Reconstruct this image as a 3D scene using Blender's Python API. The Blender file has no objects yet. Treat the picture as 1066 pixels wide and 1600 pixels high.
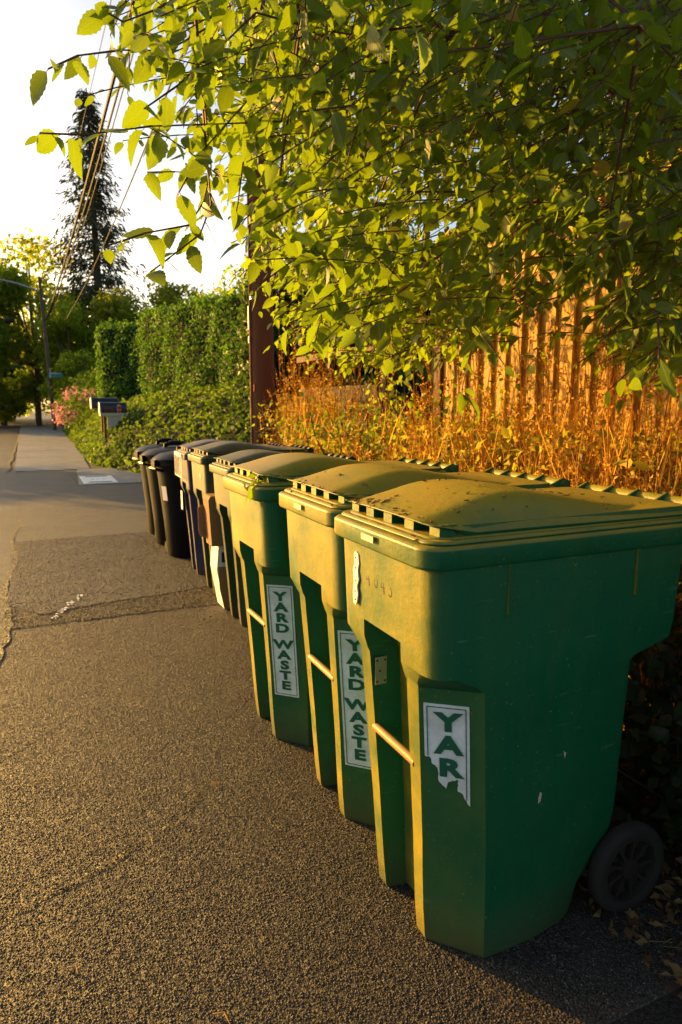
import bpy, bmesh, math, random
import numpy as np
from mathutils import Vector, Matrix

S = bpy.context.scene
COL = S.collection
rad = math.radians
rng = np.random.default_rng(7)
random.seed(7)

# ------------------------------------------------------------------ camera
CAM_H, FPX, YAW, PITCH = 1.386, 1046.65, rad(24.333), rad(9.053)
cd = bpy.data.cameras.new('camera')
cam = bpy.data.objects.new('camera', cd)
COL.objects.link(cam)
S.camera = cam
cd.sensor_fit = 'AUTO'
cd.sensor_width = 36.0
cd.lens = 36.0 * FPX / 1600.0
cd.clip_start, cd.clip_end = 0.05, 2000
cam.location = (0, 0, CAM_H)
cam.rotation_euler = (math.pi / 2 - PITCH, 0, -YAW)
cd.dof.use_dof = True
cd.dof.focus_distance = 2.2
cd.dof.aperture_fstop = 5.0

# ------------------------------------------------------------------ world, sun, exposure
SUN_AZ, SUN_EL = rad(31), rad(10.5)          # azimuth: left of the street direction (+Y)
w = bpy.data.worlds.new('World')
S.world = w
w.use_nodes = True
wn = w.node_tree.nodes
sky = wn.new('ShaderNodeTexSky')
sky.sky_type = 'NISHITA'
sky.sun_disc = False
sky.sun_elevation = SUN_EL
sky.sun_rotation = -SUN_AZ
sky.altitude = 50
sky.air_density = 0.85
sky.dust_density = 2.8
sky.ozone_density = 0.3
w.node_tree.links.new(sky.outputs[0], wn['Background'].inputs[0])
wn['Background'].inputs[1].default_value = 0.10
sd = bpy.data.lights.new('sun', 'SUN')
sun = bpy.data.objects.new('sun', sd)
COL.objects.link(sun)
sd.energy = 5.0
sd.angle = rad(0.5)
sd.color = (1.0, 0.53, 0.085)
tosun = Vector((-math.sin(SUN_AZ) * math.cos(SUN_EL), math.cos(SUN_AZ) * math.cos(SUN_EL), math.sin(SUN_EL)))
sun.rotation_euler = tosun.to_track_quat('Z', 'Y').to_euler()
sun.location = tosun * 50
S.view_settings.view_transform = 'Standard'
S.view_settings.look = 'None'
S.view_settings.exposure = 1.45
S.view_settings.gamma = 1
S.cycles.max_bounces = 7
S.cycles.diffuse_bounces = 3
S.cycles.glossy_bounces = 3
S.cycles.transmission_bounces = 4

# ------------------------------------------------------------------ helpers
def tag(o, label=None, cat=None, group=None, kind=None):
    if label: o['label'] = label
    if cat: o['category'] = cat
    if group: o['group'] = group
    if kind: o['kind'] = kind
    return o

def empty(name, loc, rz=0.0):
    o = bpy.data.objects.new(name, None)
    o.empty_display_size = 0.1
    COL.objects.link(o)
    o.location = loc
    o.rotation_euler = (0, 0, rz)
    return o

def link(name, me, parent=None):
    o = bpy.data.objects.new(name, me)
    COL.objects.link(o)
    if parent: o.parent = parent
    return o

class MB:
    """collects shapes, links them as one mesh object"""
    def __init__(s):
        s.v = []; s.f = []; s.m = []
    def add(s, vs, fs, mi=0):
        o = len(s.v)
        s.v += [tuple(p) for p in vs]
        s.f += [tuple(i + o for i in f) for f in fs]
        s.m += [mi] * len(fs)
        return s
    def box(s, x0, x1, y0, y1, z0, z1, mi=0, M=None):
        vs = [(x, y, z) for z in (z0, z1) for y in (y0, y1) for x in (x0, x1)]
        if M: vs = [M @ Vector(p) for p in vs]
        return s.add(vs, [(0, 2, 3, 1), (4, 5, 7, 6), (0, 1, 5, 4), (2, 6, 7, 3), (0, 4, 6, 2), (1, 3, 7, 5)], mi)
    def loft(s, rings, cap0=True, cap1=True, mi=0, closed=True):
        n = len(rings[0])
        vs = [p for r in rings for p in r]
        fs = []
        for k in range(len(rings) - 1):
            for i in range(n if closed else n - 1):
                j = (i + 1) % n
                fs.append((k * n + i, k * n + j, (k + 1) * n + j, (k + 1) * n + i))
        if cap0: fs.append(tuple(range(n - 1, -1, -1)))
        if cap1: fs.append(tuple((len(rings) - 1) * n + i for i in range(n)))
        return s.add(vs, fs, mi)
    def tube(s, pts, r, n=8, mi=0, caps=True):
        pts = [Vector(p) for p in pts]
        rs = r if isinstance(r, (list, tuple)) else [r] * len(pts)
        rings = []
        ref = Vector((0, 0, 1))
        for i, p in enumerate(pts):
            d = (pts[min(i + 1, len(pts) - 1)] - pts[max(i - 1, 0)]).normalized()
            if abs(d.dot(ref)) > .95: ref = Vector((1, 0, 0)) if abs(d.x) < .9 else Vector((0, 1, 0))
            a = d.cross(ref).normalized(); b = d.cross(a)
            rings.append([p + (a * math.cos(t) + b * math.sin(t)) * rs[i] for t in [2 * math.pi * k / n for k in range(n)]])
        return s.loft(rings, caps, caps, mi)
    def lathe(s, prof, n=24, M=None, mi=0, caps=True):
        rings = []
        for (r, z) in prof:
            ring = [Vector((r * math.cos(2 * math.pi * k / n), r * math.sin(2 * math.pi * k / n), z)) for k in range(n)]
            if M: ring = [M @ p for p in ring]
            rings.append(ring)
        return s.loft(rings, caps, caps, mi)
    def poly(s, pts, d, mi=0):
        """flat outline given thickness d (vector)"""
        n = len(pts); d = Vector(d)
        vs = [Vector(p) for p in pts] + [Vector(p) + d for p in pts]
        fs = [tuple(range(n - 1, -1, -1)), tuple(range(n, 2 * n))] + [(i, (i + 1) % n, n + (i + 1) % n, n + i) for i in range(n)]
        return s.add(vs, fs, mi)
    def build(s, name, mats, parent=None, smooth=False, bevel=0, angle=35, seg=2):
        me = bpy.data.meshes.new(name)
        me.from_pydata([tuple(p) for p in s.v], [], s.f)
        mats = mats if isinstance(mats, (list, tuple)) else [mats]
        for m in mats: me.materials.append(m)
        if len(mats) > 1: me.polygons.foreach_set('material_index', s.m)
        bm = bmesh.new(); bm.from_mesh(me)
        bmesh.ops.recalc_face_normals(bm, faces=bm.faces)
        bm.to_mesh(me); bm.free()
        if smooth:
            me.polygons.foreach_set('use_smooth', [True] * len(me.polygons))
            me.set_sharp_from_angle(angle=rad(angle))
        o = link(name, me, parent)
        if bevel:
            b = o.modifiers.new('bevel', 'BEVEL'); b.width = bevel; b.segments = seg; b.limit_method = 'ANGLE'; b.angle_limit = rad(35)
            b.harden_normals = False
        return o

def fast_mesh(name, V, F, mats, mi=None, uv=None, rnd=None, smooth=False):
    """V (n,3), F (m,k) arrays with the same k for all faces"""
    me = bpy.data.meshes.new(name)
    V = np.asarray(V, np.float32); F = np.asarray(F, np.int32)
    k = F.shape[1]
    me.vertices.add(len(V)); me.vertices.foreach_set('co', V.ravel())
    me.loops.add(F.size); me.loops.foreach_set('vertex_index', F.ravel())
    me.polygons.add(len(F))
    me.polygons.foreach_set('loop_start', np.arange(0, F.size, k, dtype=np.int32))
    try: me.polygons.foreach_set('loop_total', np.full(len(F), k, np.int32))
    except Exception: pass
    for m in (mats if isinstance(mats, (list, tuple)) else [mats]): me.materials.append(m)
    if mi is not None: me.polygons.foreach_set('material_index', np.asarray(mi, np.int32))
    if smooth: me.polygons.foreach_set('use_smooth', np.ones(len(F), bool))
    if uv is not None:
        l = me.uv_layers.new(name='UVMap'); l.data.foreach_set('uv', np.asarray(uv, np.float32)[F.ravel()].ravel())
    if rnd is not None:
        a = me.attributes.new('rnd', 'FLOAT', 'POINT'); a.data.foreach_set('value', np.asarray(rnd, np.float32))
    me.update(calc_edges=True)
    me.validate()
    return me

def unit(a): return a / np.maximum(np.linalg.norm(a, axis=-1, keepdims=True), 1e-9)

def leaf_template(rows, wid, fold=.18, droop=.18, serr=0.0):
    t = np.linspace(0, 1, rows)
    sh = wid * .5 * np.sin(np.pi * np.clip(t, 0, 1) ** .72) ** .8
    sh[0] = .015; sh[-1] = .004
    if serr: sh[1:-1] *= 1 + serr * (-1.0) ** np.arange(1, rows - 1)
    V = []; UV = []
    for i in range(rows):
        y = t[i]; z = -droop * t[i] ** 2
        for sx in (-1, 0, 1):
            V.append((sx * sh[i], y, z + abs(sx) * fold * sh[i])); UV.append((.5 + .5 * sx * sh[i] / (wid * .5), y))
    F = []
    for i in range(rows - 1):
        for c in (0, 1):
            a = i * 3 + c
            F.append((a, a + 1, a + 4, a + 3))
    return np.array(V), np.array(F), np.array(UV)
LEAF_BIG = leaf_template(13, .58, serr=.07)
LEAF_MID = leaf_template(6, .58)
LEAF_LOW = leaf_template(3, .60, fold=.3)
LEAF_IVY = leaf_template(4, .95, fold=.22, droop=.25)
LEAF_BLADE = leaf_template(3, .30, fold=.2)
GRASS = leaf_template(4, .022, fold=.3, droop=.12)

class Leaves:
    def __init__(s): s.V = []; s.F = []; s.U = []; s.R = []; s.M = []; s.n = 0
    def add(s, tmpl, P, D, N, L, R=None, mi=0):
        """P base points, D directions, N approximate normals, L lengths"""
        P = np.asarray(P, float); m = len(P)
        if m == 0: return s
        tv, tf, tu = tmpl
        D = unit(np.asarray(D, float)); N = np.asarray(N, float)
        X = unit(np.cross(D, N)); Z = np.cross(X, D)
        L = np.asarray(L, float).reshape(-1, 1, 1)
        bend = rng.uniform(-.7, 2.6, (m, 1, 1)); tw = rng.uniform(.75, 1.1, (m, 1, 1))
        V = P[:, None, :] + L * (tv[None, :, 0:1] * tw * X[:, None, :] + tv[None, :, 1:2] * D[:, None, :] + tv[None, :, 2:3] * bend * Z[:, None, :])
        F = tf[None] + (s.n + np.arange(m) * len(tv))[:, None, None]
        s.V.append(V.reshape(-1, 3)); s.F.append(F.reshape(-1, 4)); s.U.append(np.tile(tu, (m, 1)))
        R = rng.random(m) if R is None else np.asarray(R, float)
        s.R.append(np.repeat(R, len(tv))); s.M.append(np.full(m * len(tf), mi))
        s.n += m * len(tv)
        return s
    def quads(s, V, F, r=0.5, mi=0):
        V = np.asarray(V, float).reshape(-1, 3); F = np.asarray(F, int)
        s.V.append(V); s.F.append(F + s.n); s.U.append(np.full((len(V), 2), .5))
        s.R.append(np.full(len(V), r) if np.isscalar(r) else np.asarray(r)); s.M.append(np.full(len(F), mi)); s.n += len(V)
        return s
    def sticks(s, A, B, ra, rb, mi=0, r=None):
        """many thin 3-sided stems from points A to B"""
        A = np.asarray(A, float); B = np.asarray(B, float); m = len(A)
        if m == 0: return s
        d = unit(B - A); ref = np.where(np.abs(d[:, 2:3]) > .9, np.array([[1., 0, 0]]), np.array([[0, 0, 1.]]))
        u = unit(np.cross(d, ref)); v = np.cross(d, u)
        ra = np.broadcast_to(np.asarray(ra, float), (m,)); rb = np.broadcast_to(np.asarray(rb, float), (m,))
        V = np.zeros((m, 6, 3))
        for k in range(3):
            t = 2 * math.pi * k / 3
            o = u * math.cos(t) + v * math.sin(t)
            V[:, k] = A + o * ra[:, None]; V[:, 3 + k] = B + o * rb[:, None]
        F = np.array([(0, 1, 4, 3), (1, 2, 5, 4), (2, 0, 3, 5)])[None] + (s.n + np.arange(m) * 6)[:, None, None]
        s.V.append(V.reshape(-1, 3)); s.F.append(F.reshape(-1, 4)); s.U.append(np.full((m * 6, 2), .5))
        R = rng.random(m) if r is None else np.broadcast_to(r, (m,))
        s.R.append(np.repeat(R, 6)); s.M.append(np.full(m * 3, mi)); s.n += m * 6
        return s
    def build(s, name, mats, parent=None, smooth=True):
        me = fast_mesh(name, np.concatenate(s.V), np.concatenate(s.F), mats, np.concatenate(s.M), np.concatenate(s.U), np.concatenate(s.R), smooth)
        return link(name, me, parent)

def rand_unit(n):
    return unit(rng.normal(size=(n, 3)))

# a point seen in a given direction (pixel of the 1066x1600 photograph) at a given distance: used to lay things out
_fh = np.array([math.sin(YAW), math.cos(YAW), 0]); _R = np.array([math.cos(YAW), -math.sin(YAW), 0])
_D = _fh * math.cos(PITCH) + np.array([0, 0, -math.sin(PITCH)]); _U = _fh * math.sin(PITCH) + np.array([0, 0, math.cos(PITCH)])
def at(px, py, d):
    r = _D + _R * ((px - 533) / FPX) - _U * ((py - 800) / FPX)
    return np.array([0, 0, CAM_H]) + r / np.linalg.norm(r) * d

# ------------------------------------------------------------------ materials
def mat(name):
    m = bpy.data.materials.new(name); m.use_nodes = True
    return m, m.node_tree.nodes, m.node_tree.links, m.node_tree.nodes['Principled BSDF']
def noise(n, l, scale, detail=4, rough=.6, co=None, mapping=None):
    t = n.new('ShaderNodeTexNoise'); t.inputs['Scale'].default_value = scale; t.inputs['Detail'].default_value = detail; t.inputs['Roughness'].default_value = rough
    if co is None:
        co = n.new('ShaderNodeTexCoord').outputs['Object']
    if mapping:
        mp = n.new('ShaderNodeMapping'); mp.inputs['Scale'].default_value = mapping; l.new(co, mp.inputs[0]); co = mp.outputs[0]
    l.new(co, t.inputs['Vector'])
    return t.outputs['Fac']
def ramp(n, l, fac, stops):
    r = n.new('ShaderNodeValToRGB'); e = r.color_ramp.elements
    while len(e) > 1: e.remove(e[0])
    e[0].position, e[0].color = stops[0][0], (*stops[0][1], 1) if len(stops[0][1]) == 3 else stops[0][1]
    for p, c in stops[1:]:
        x = e.new(p); x.color = (*c, 1)
    l.new(fac, r.inputs[0])
    return r.outputs[0]
def mix(n, l, fac, a, b, mode='MIX'):
    m = n.new('ShaderNodeMix'); m.data_type = 'RGBA'; m.blend_type = mode
    for s, v in ((m.inputs[0], fac), (m.inputs[6], a), (m.inputs[7], b)):
        if hasattr(v, 'default_value') or hasattr(v, 'is_linked'): l.new(v, s)
        elif isinstance(v, (int, float)): s.default_value = v
        else: s.default_value = (*v, 1)
    return m.outputs[2]
def math_(n, l, op, a, b=None):
    m = n.new('ShaderNodeMath'); m.operation = op
    for s, v in ((m.inputs[0], a), (m.inputs[1], b)):
        if v is None: continue
        if isinstance(v, (int, float)): s.default_value = v
        else: l.new(v, s)
    return m.outputs[0]
def bump(n, l, p, h, strength=.3, dist=.01, normal=None):
    b = n.new('ShaderNodeBump'); b.inputs['Strength'].default_value = strength; b.inputs['Distance'].default_value = dist
    l.new(h, b.inputs['Height'])
    if normal: l.new(normal, b.inputs['Normal'])
    l.new(b.outputs[0], p.inputs['Normal'])
    return b.outputs[0]
def simple(name, c, rough=.6, metal=0, spec=.5):
    m, n, l, p = mat(name)
    p.inputs['Base Color'].default_value = (*c, 1); p.inputs['Roughness'].default_value = rough; p.inputs['Metallic'].default_value = metal
    p.inputs['Specular IOR Level'].default_value = spec
    f = noise(n, l, 30)
    l.new(mix(n, l, f, tuple(x * .75 for x in c), tuple(min(1, x * 1.25) for x in c)), p.inputs['Base Color'])
    return m

def plastic(name, base, dust_sun, amount=.35, rough=.42, grime=(.30, .20, .028)):
    """weathered wheelie-bin plastic: streaks, scuffs, dirt lying on upward faces, painted sun on street-side ones"""
    m, n, l, p = mat(name)
    co = n.new('ShaderNodeTexCoord').outputs['Object']
    oi = n.new('ShaderNodeObjectInfo')
    off = n.new('ShaderNodeVectorMath'); off.operation = 'ADD'
    l.new(co, off.inputs[0]); l.new(oi.outputs['Location'], off.inputs[1])
    co2 = off.outputs[0]
    big = noise(n, l, 3.5, 6, .65, co2)
    streak = noise(n, l, 8, 5, .7, co2, (1.6, 1.6, .25))
    fine = noise(n, l, 60, 4, .7, co2)
    c = mix(n, l, big, tuple(x * .75 for x in base), tuple(x * 1.2 for x in base))
    geo = n.new('ShaderNodeNewGeometry')
    sep = n.new('ShaderNodeSeparateXYZ'); l.new(geo.outputs['Normal'], sep.inputs[0])
    up = math_(n, l, 'MULTIPLY', math_(n, l, 'MAXIMUM', sep.outputs[2], 0.0), .75)
    st = ramp(n, l, streak, [(.42, (0, 0, 0)), (.75, (1, 1, 1))])
    d = math_(n, l, 'ADD', math_(n, l, 'MULTIPLY', st, amount), math_(n, l, 'MULTIPLY', up, ramp(n, l, big, [(.25, (.45,) * 3), (.6, (1.1,) * 3)])))
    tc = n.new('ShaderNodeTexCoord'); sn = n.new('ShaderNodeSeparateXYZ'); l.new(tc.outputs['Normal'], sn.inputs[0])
    sunned = math_(n, l, 'MULTIPLY', math_(n, l, 'POWER', math_(n, l, 'MAXIMUM', math_(n, l, 'MULTIPLY', sn.outputs[0], -1.0), 0.0), 5.0), ramp(n, l, big, [(.34, (.18,) * 3), (.60, (.78,) * 3)]))   # sunlit yellow painted into the colour of street-side faces
    d = math_(n, l, 'MINIMUM', math_(n, l, 'ADD', d, sunned), .9)
    c = mix(n, l, d, c, dust_sun)
    dirt = ramp(n, l, noise(n, l, 9, 7, .75, co2), [(.43, (0, 0, 0)), (.56, (1, 1, 1))])
    c = mix(n, l, math_(n, l, 'MULTIPLY', math_(n, l, 'MULTIPLY', dirt, up), .85), c, grime)
    speck = ramp(n, l, noise(n, l, 140, 2, .5, co2), [(.70, (0, 0, 0)), (.76, (1, 1, 1))])
    c = mix(n, l, math_(n, l, 'MULTIPLY', speck, .35), c, tuple(min(1, x * 1.6) for x in dust_sun))
    mud = ramp(n, l, noise(n, l, 22, 6, .75, co2), [(.62, (0, 0, 0)), (.72, (1, 1, 1))])
    c = mix(n, l, math_(n, l, 'MULTIPLY', math_(n, l, 'MULTIPLY', mud, up), .9), c, (.10, .06, .03))
    so = n.new('ShaderNodeSeparateXYZ'); l.new(co, so.inputs[0])
    low = ramp(n, l, so.outputs[2], [(.0, (1, 1, 1)), (.16, (0, 0, 0))])
    c = mix(n, l, math_(n, l, 'MULTIPLY', math_(n, l, 'MULTIPLY', low, fine), .9), c, (.10, .065, .035))
    scf = ramp(n, l, noise(n, l, 16, 3, .55, co2, (.5, .5, 7)), [(.69, (0, 0, 0)), (.73, (1, 1, 1))])
    c = mix(n, l, math_(n, l, 'MULTIPLY', scf, .4), c, (.12, .22, .12))
    l.new(c, p.inputs['Base Color'])
    rr = n.new('ShaderNodeMapRange'); l.new(big, rr.inputs[0]); rr.inputs[3].default_value = rough - .05; rr.inputs[4].default_value = rough + .10
    l.new(rr.outputs[0], p.inputs['Roughness'])
    p.inputs['Specular IOR Level'].default_value = .36
    scr = noise(n, l, 25, 3, .6, co2, (6, 6, .6))
    h = math_(n, l, 'ADD', math_(n, l, 'MULTIPLY', fine, .5), math_(n, l, 'ADD', big, math_(n, l, 'MULTIPLY', scr, .10)))
    bump(n, l, p, h, .22, .012)
    return m

def leaf_mat(name, stops, trans, tfac=.5, rough=.45, spec=.35, veins=False, hue_noise=None):
    """stops: ramp over per-leaf random value; trans: multiplies for the light that comes through"""
    m, n, l, p = mat(name)
    a = n.new('ShaderNodeAttribute'); a.attribute_name = 'rnd'
    c = ramp(n, l, a.outputs['Fac'], stops)
    if veins:
        uv = n.new('ShaderNodeUVMap')
        sp = n.new('ShaderNodeSeparateXYZ'); l.new(uv.outputs[0], sp.inputs[0])
        u = math_(n, l, 'ABSOLUTE', math_(n, l, 'SUBTRACT', sp.outputs[0], .5))
        ph = math_(n, l, 'MULTIPLY', math_(n, l, 'SUBTRACT', sp.outputs[1], math_(n, l, 'MULTIPLY', u, .55)), 62.0)
        s = math_(n, l, 'SINE', ph)
        v = ramp(n, l, s, [(.75, (0, 0, 0)), (1.0, (1, 1, 1))])
        mid = ramp(n, l, u, [(.02, (1, 1, 1)), (.06, (0, 0, 0))])
        vv = math_(n, l, 'MAXIMUM', math_(n, l, 'MULTIPLY', v, .5), mid)
        blot = noise(n, l, 40, 3)
        c = mix(n, l, math_(n, l, 'MULTIPLY', vv, .5), c, (.22, .26, .06))
        c = mix(n, l, math_(n, l, 'MULTIPLY', blot, .35), c, (.03, .05, .01))
        bump(n, l, p, math_(n, l, 'MULTIPLY', vv, -1.0), .35, .004)
    l.new(c, p.inputs['Base Color'])
    p.inputs['Roughness'].default_value = rough
    p.inputs['Specular IOR Level'].default_value = spec
    tr = n.new('ShaderNodeBsdfTranslucent')
    l.new(mix(n, l, 1.0, c, trans, 'MULTIPLY') if max(trans) <= 1 else mix(n, l, .8, c, tuple(min(1, t / 6) for t in trans)), tr.inputs[0])
    ms = n.new('ShaderNodeMixShader'); ms.inputs[0].default_value = tfac
    l.new(p.outputs[0], ms.inputs[1]); l.new(tr.outputs[0], ms.inputs[2])
    l.new(ms.outputs[0], n['Material Output'].inputs[0])
    return m

M = {}
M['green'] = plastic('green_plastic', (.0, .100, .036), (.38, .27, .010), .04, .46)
M['olive'] = plastic('olive_plastic', (.010, .040, .016), (.15, .12, .04), .04, .5, (.13, .12, .05))
M['navy'] = plastic('navy_plastic', (.006, .010, .06), (.14, .11, .10), .05, .5, (.16, .14, .10))
M['tyre'] = simple('tyre_rubber', (.024, .020, .016), .85, spec=.3)
M['hub'] = simple('black_plastic', (.026, .020, .015), .6, spec=.25)
M['blackbin'] = simple('black_bin_plastic', (.009, .008, .008), .38, spec=.12)
M['bar'] = simple('catch_bar_paint', (.36, .19, .05), .55)
M['sticker'], n_, l_, p_ = mat('sticker_vinyl')
l_.new(mix(n_, l_, ramp(n_, l_, noise(n_, l_, 14, 7, .75), [(.40, (0, 0, 0)), (.75, (.75,) * 3)]), (.82, .84, .80), (.42, .40, .32)), p_.inputs['Base Color']); p_.inputs['Roughness'].default_value = .45
M['ink'] = simple('green_ink', (.008, .11, .055), .5)
M['white'] = simple('white_paint', (.75, .75, .72), .5)
M['pencil'] = simple('scratched_mark', (.035, .018, .008), .8)
M['plate'] = simple('rusty_plate', (.30, .28, .16), .55)
M['rust'] = simple('rust', (.10, .04, .02), .8)
M['card'] = simple('cardboard', (.30, .16, .07), .85, spec=.2)
M['whitecard'] = simple('white_card', (.72, .70, .66), .6)
M['metal'] = simple('galvanised_metal', (.42, .42, .42), .4, .8)
M['boxgrey'] = simple('utility_box_concrete', (.78, .78, .74), .7)
M['mailbox'] = simple('black_enamel', (.012, .014, .02), .3)
M['red'] = simple('red_reflector', (.60, .015, .01), .35)
M['cream'] = simple('cream_plastic', (.55, .47, .32), .55)
M['teal'] = simple('teal_sign', (.03, .22, .18), .5)
M['carpaint'] = simple('grey_car_paint', (.16, .17, .18), .3)
M['glass'] = simple('dark_glass', (.02, .025, .03), .1)
M['cable'] = simple('cable_rubber', (.022, .016, .012), .7, spec=.25)

def wood(name, a, b, sc=(1, 1, .06), scale=14, bands=0, rough=.75):
    m, n, l, p = mat(name)
    f = noise(n, l, scale, 6, .65, None, sc)
    g = noise(n, l, 2.0, 4)
    c = mix(n, l, f, a, b)
    c = mix(n, l, math_(n, l, 'MULTIPLY', g, .5), c, tuple(x * .55 for x in a))
    l.new(c, p.inputs['Base Color']); p.inputs['Roughness'].default_value = rough
    p.inputs['Specular IOR Level'].default_value = .25
    bump(n, l, p, f, .5, .01)
    return m
M['pole'] = wood('creosoted_pole_wood', (.15, .05, .020), (.28, .10, .036), (6, 6, .25), 7)
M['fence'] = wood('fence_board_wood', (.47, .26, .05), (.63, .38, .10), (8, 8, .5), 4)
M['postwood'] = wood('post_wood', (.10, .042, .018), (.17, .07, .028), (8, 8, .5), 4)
M['shadedwood'] = wood('shaded_gate_wood', (.035, .014, .007), (.06, .025, .012), (8, 8, .5), 4)  # foliage shade on the low gate boards, put into the wood colour
M['bark'] = wood('bark', (.09, .06, .04), (.17, .115, .075), (1, 1, .25), 12)
M['twig'] = wood('twig_bark', (.10, .045, .025), (.17, .08, .04), (1, 1, 1), 20)

def asphalt(name, a, b, stone=150., relief=1.0):
    m, n, l, p = mat(name)
    co = n.new('ShaderNodeTexCoord').outputs['Object']
    v = n.new('ShaderNodeTexVoronoi'); v.inputs['Scale'].default_value = stone; v.inputs['Randomness'].default_value = 1.0; l.new(co, v.inputs['Vector'])
    v2 = n.new('ShaderNodeTexVoronoi'); v2.inputs['Scale'].default_value = stone * .55; l.new(co, v2.inputs['Vector'])
    big = noise(n, l, .8, 5, .6, co); medium = noise(n, l, 6, 5, .7, co); fine = noise(n, l, 420, 3, .7, co)
    sv = n.new('ShaderNodeSeparateXYZ'); l.new(v.outputs['Color'], sv.inputs[0])
    c = mix(n, l, sv.outputs[0], a, b)
    pale = ramp(n, l, sv.outputs[1], [(.93, (0, 0, 0)), (.97, (1, 1, 1))])
    c = mix(n, l, math_(n, l, 'MULTIPLY', pale, .5), c, (.15, .13, .10))
    c = mix(n, l, ramp(n, l, big, [(.35, (0, 0, 0)), (.7, (.7, .7, .7))]), c, tuple(x * .62 for x in a))
    c = mix(n, l, ramp(n, l, medium, [(.5, (0, 0, 0)), (.8, (.35, .35, .35))]), c, (.10, .065, .035))
    stain = ramp(n, l, noise(n, l, 1.9, 7, .72, co), [(.50, (0, 0, 0)), (.60, (.55, .55, .55)), (.66, (.15, .15, .15))])
    c = mix(n, l, stain, c, tuple(x * .45 for x in a))
    l.new(c, p.inputs['Base Color'])
    p.inputs['Roughness'].default_value = .62; p.inputs['Specular IOR Level'].default_value = .4
    def chips(vor, k):
        d_ = n.new('ShaderNodeVectorMath'); d_.operation = 'SUBTRACT'; l.new(co, d_.inputs[0]); l.new(vor.outputs['Position'], d_.inputs[1])
        c_ = n.new('ShaderNodeVectorMath'); c_.operation = 'SUBTRACT'; l.new(vor.outputs['Color'], c_.inputs[0]); c_.inputs[1].default_value = (.5, .5, .5)
        t_ = n.new('ShaderNodeVectorMath'); t_.operation = 'DOT_PRODUCT'; l.new(d_.outputs[0], t_.inputs[0]); l.new(c_.outputs[0], t_.inputs[1])
        return math_(n, l, 'MULTIPLY', t_.outputs['Value'], k)
    h1 = ramp(n, l, v.outputs['Distance'], [(.25, (1, 1, 1)), (.75, (0, 0, 0))])
    h = math_(n, l, 'ADD', chips(v, .95), chips(v2, .8))
    h = math_(n, l, 'ADD', h, math_(n, l, 'MULTIPLY', h1, .0016))
    h = math_(n, l, 'ADD', h, math_(n, l, 'MULTIPLY', fine, .0014))
    h = math_(n, l, 'ADD', h, math_(n, l, 'MULTIPLY', medium, .012))
    b_ = bump(n, l, p, h, relief, 1.0)
    return m
M['asphalt'] = asphalt('asphalt', (.016, .013, .010), (.042, .032, .022), 235., .8)
M['oldasphalt'] = asphalt('worn_asphalt', (.032, .033, .033), (.070, .071, .070), 190., .65)
M['concrete'] = asphalt('concrete', (.20, .205, .20), (.27, .275, .27), 160., .25)
M['crack'] = asphalt('crack_dirt', (.015, .012, .01), (.03, .024, .018), 130., 1.0)
M['moss'] = asphalt('mossy_grit', (.06, .05, .012), (.13, .10, .02), 110., 1.0)
M['soil'] = asphalt('soil', (.05, .03, .018), (.10, .06, .035), 60., 1.0)

M['leaf'] = leaf_mat('elm_leaf', [(0, (.022, .054, .005)), (.5, (.042, .084, .006)), (.9, (.085, .125, .008)), (.94, (.14, .13, .015)), (.98, (.34, .13, .02)), (1, (.34, .13, .02))], (2.8, 4.0, .08), .33, .48, .25, True)
M['leafsmall'] = leaf_mat('small_elm_leaf', [(0, (.040, .074, .006)), (.5, (.072, .112, .007)), (.9, (.125, .155, .009)), (.95, (.25, .15, .02)), (1, (.34, .13, .02))], (3.1, 4.2, .10), .39, .5, .25)
M['hedge'] = leaf_mat('hedge_leaf', [(0, (.030, .095, .012)), (.6, (.050, .15, .016)), (1, (.09, .20, .02))], (1.5, 3.0, .15), .3, .6, .15)
M['laurel'] = leaf_mat('laurel_leaf', [(0, (.014, .040, .010)), (1, (.030, .075, .014))], (1.2, 2.0, .15), .2, .55, .2)
M['ivy'] = leaf_mat('ivy_leaf', [(0, (.014, .055, .008)), (.6, (.030, .085, .010)), (.92, (.07, .13, .012)), (1, (.16, .17, .02))], (2.2, 3.4, .2), .25, .6, .15)
M['darkivy'] = leaf_mat('dark_ivy_leaf', [(0, (.018, .032, .010)), (.7, (.035, .055, .014)), (.9, (.09, .06, .025)), (1, (.14, .08, .03))], (1.5, 1.8, .2), .25, .5, .35)
M['tree'] = leaf_mat('broadleaf', [(0, (.055, .095, .016)), (.6, (.095, .140, .018)), (1, (.15, .18, .02))], (3.8, 4.6, .2), .55, .6, .15)
M['suntree'] = leaf_mat('sunlit_broadleaf', [(0, (.08, .11, .012)), (.6, (.14, .16, .015)), (1, (.22, .20, .018))], (4.4, 4.4, .2), .5, .5, .3)  # low sun on the crown tops, put into the leaf colour
M['conifer'] = leaf_mat('conifer_needles', [(0, (.035, .055, .032)), (.7, (.055, .08, .045)), (1, (.09, .11, .05))], (.9, 1.0, .3), .12, .6, .25)
M['dry'] = leaf_mat('dry_weed', [(0, (.24, .095, .018)), (.4, (.40, .18, .03)), (.75, (.50, .28, .05)), (1, (.55, .40, .10))], (5.4, 3.4, .5), .42, .7, .15)
M['weed'] = leaf_mat('weed_leaf', [(0, (.035, .055, .010)), (.5, (.09, .11, .015)), (1, (.24, .20, .025))], (4.4, 3.8, .3), .42, .5, .3)
M['litter'] = leaf_mat('dead_leaf', [(0, (.09, .045, .02)), (.6, (.16, .08, .03)), (1, (.28, .18, .07))], (2, 1.4, .4), .2, .8, .2)
M['pink'] = leaf_mat('pink_petal', [(0, (.55, .13, .20)), (1, (.70, .30, .38))], (4.5, 2, 2.4), .4, .5, .2)
M['core'] = simple('inner_twigs', (.012, .018, .007), .9, spec=.1)

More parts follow.
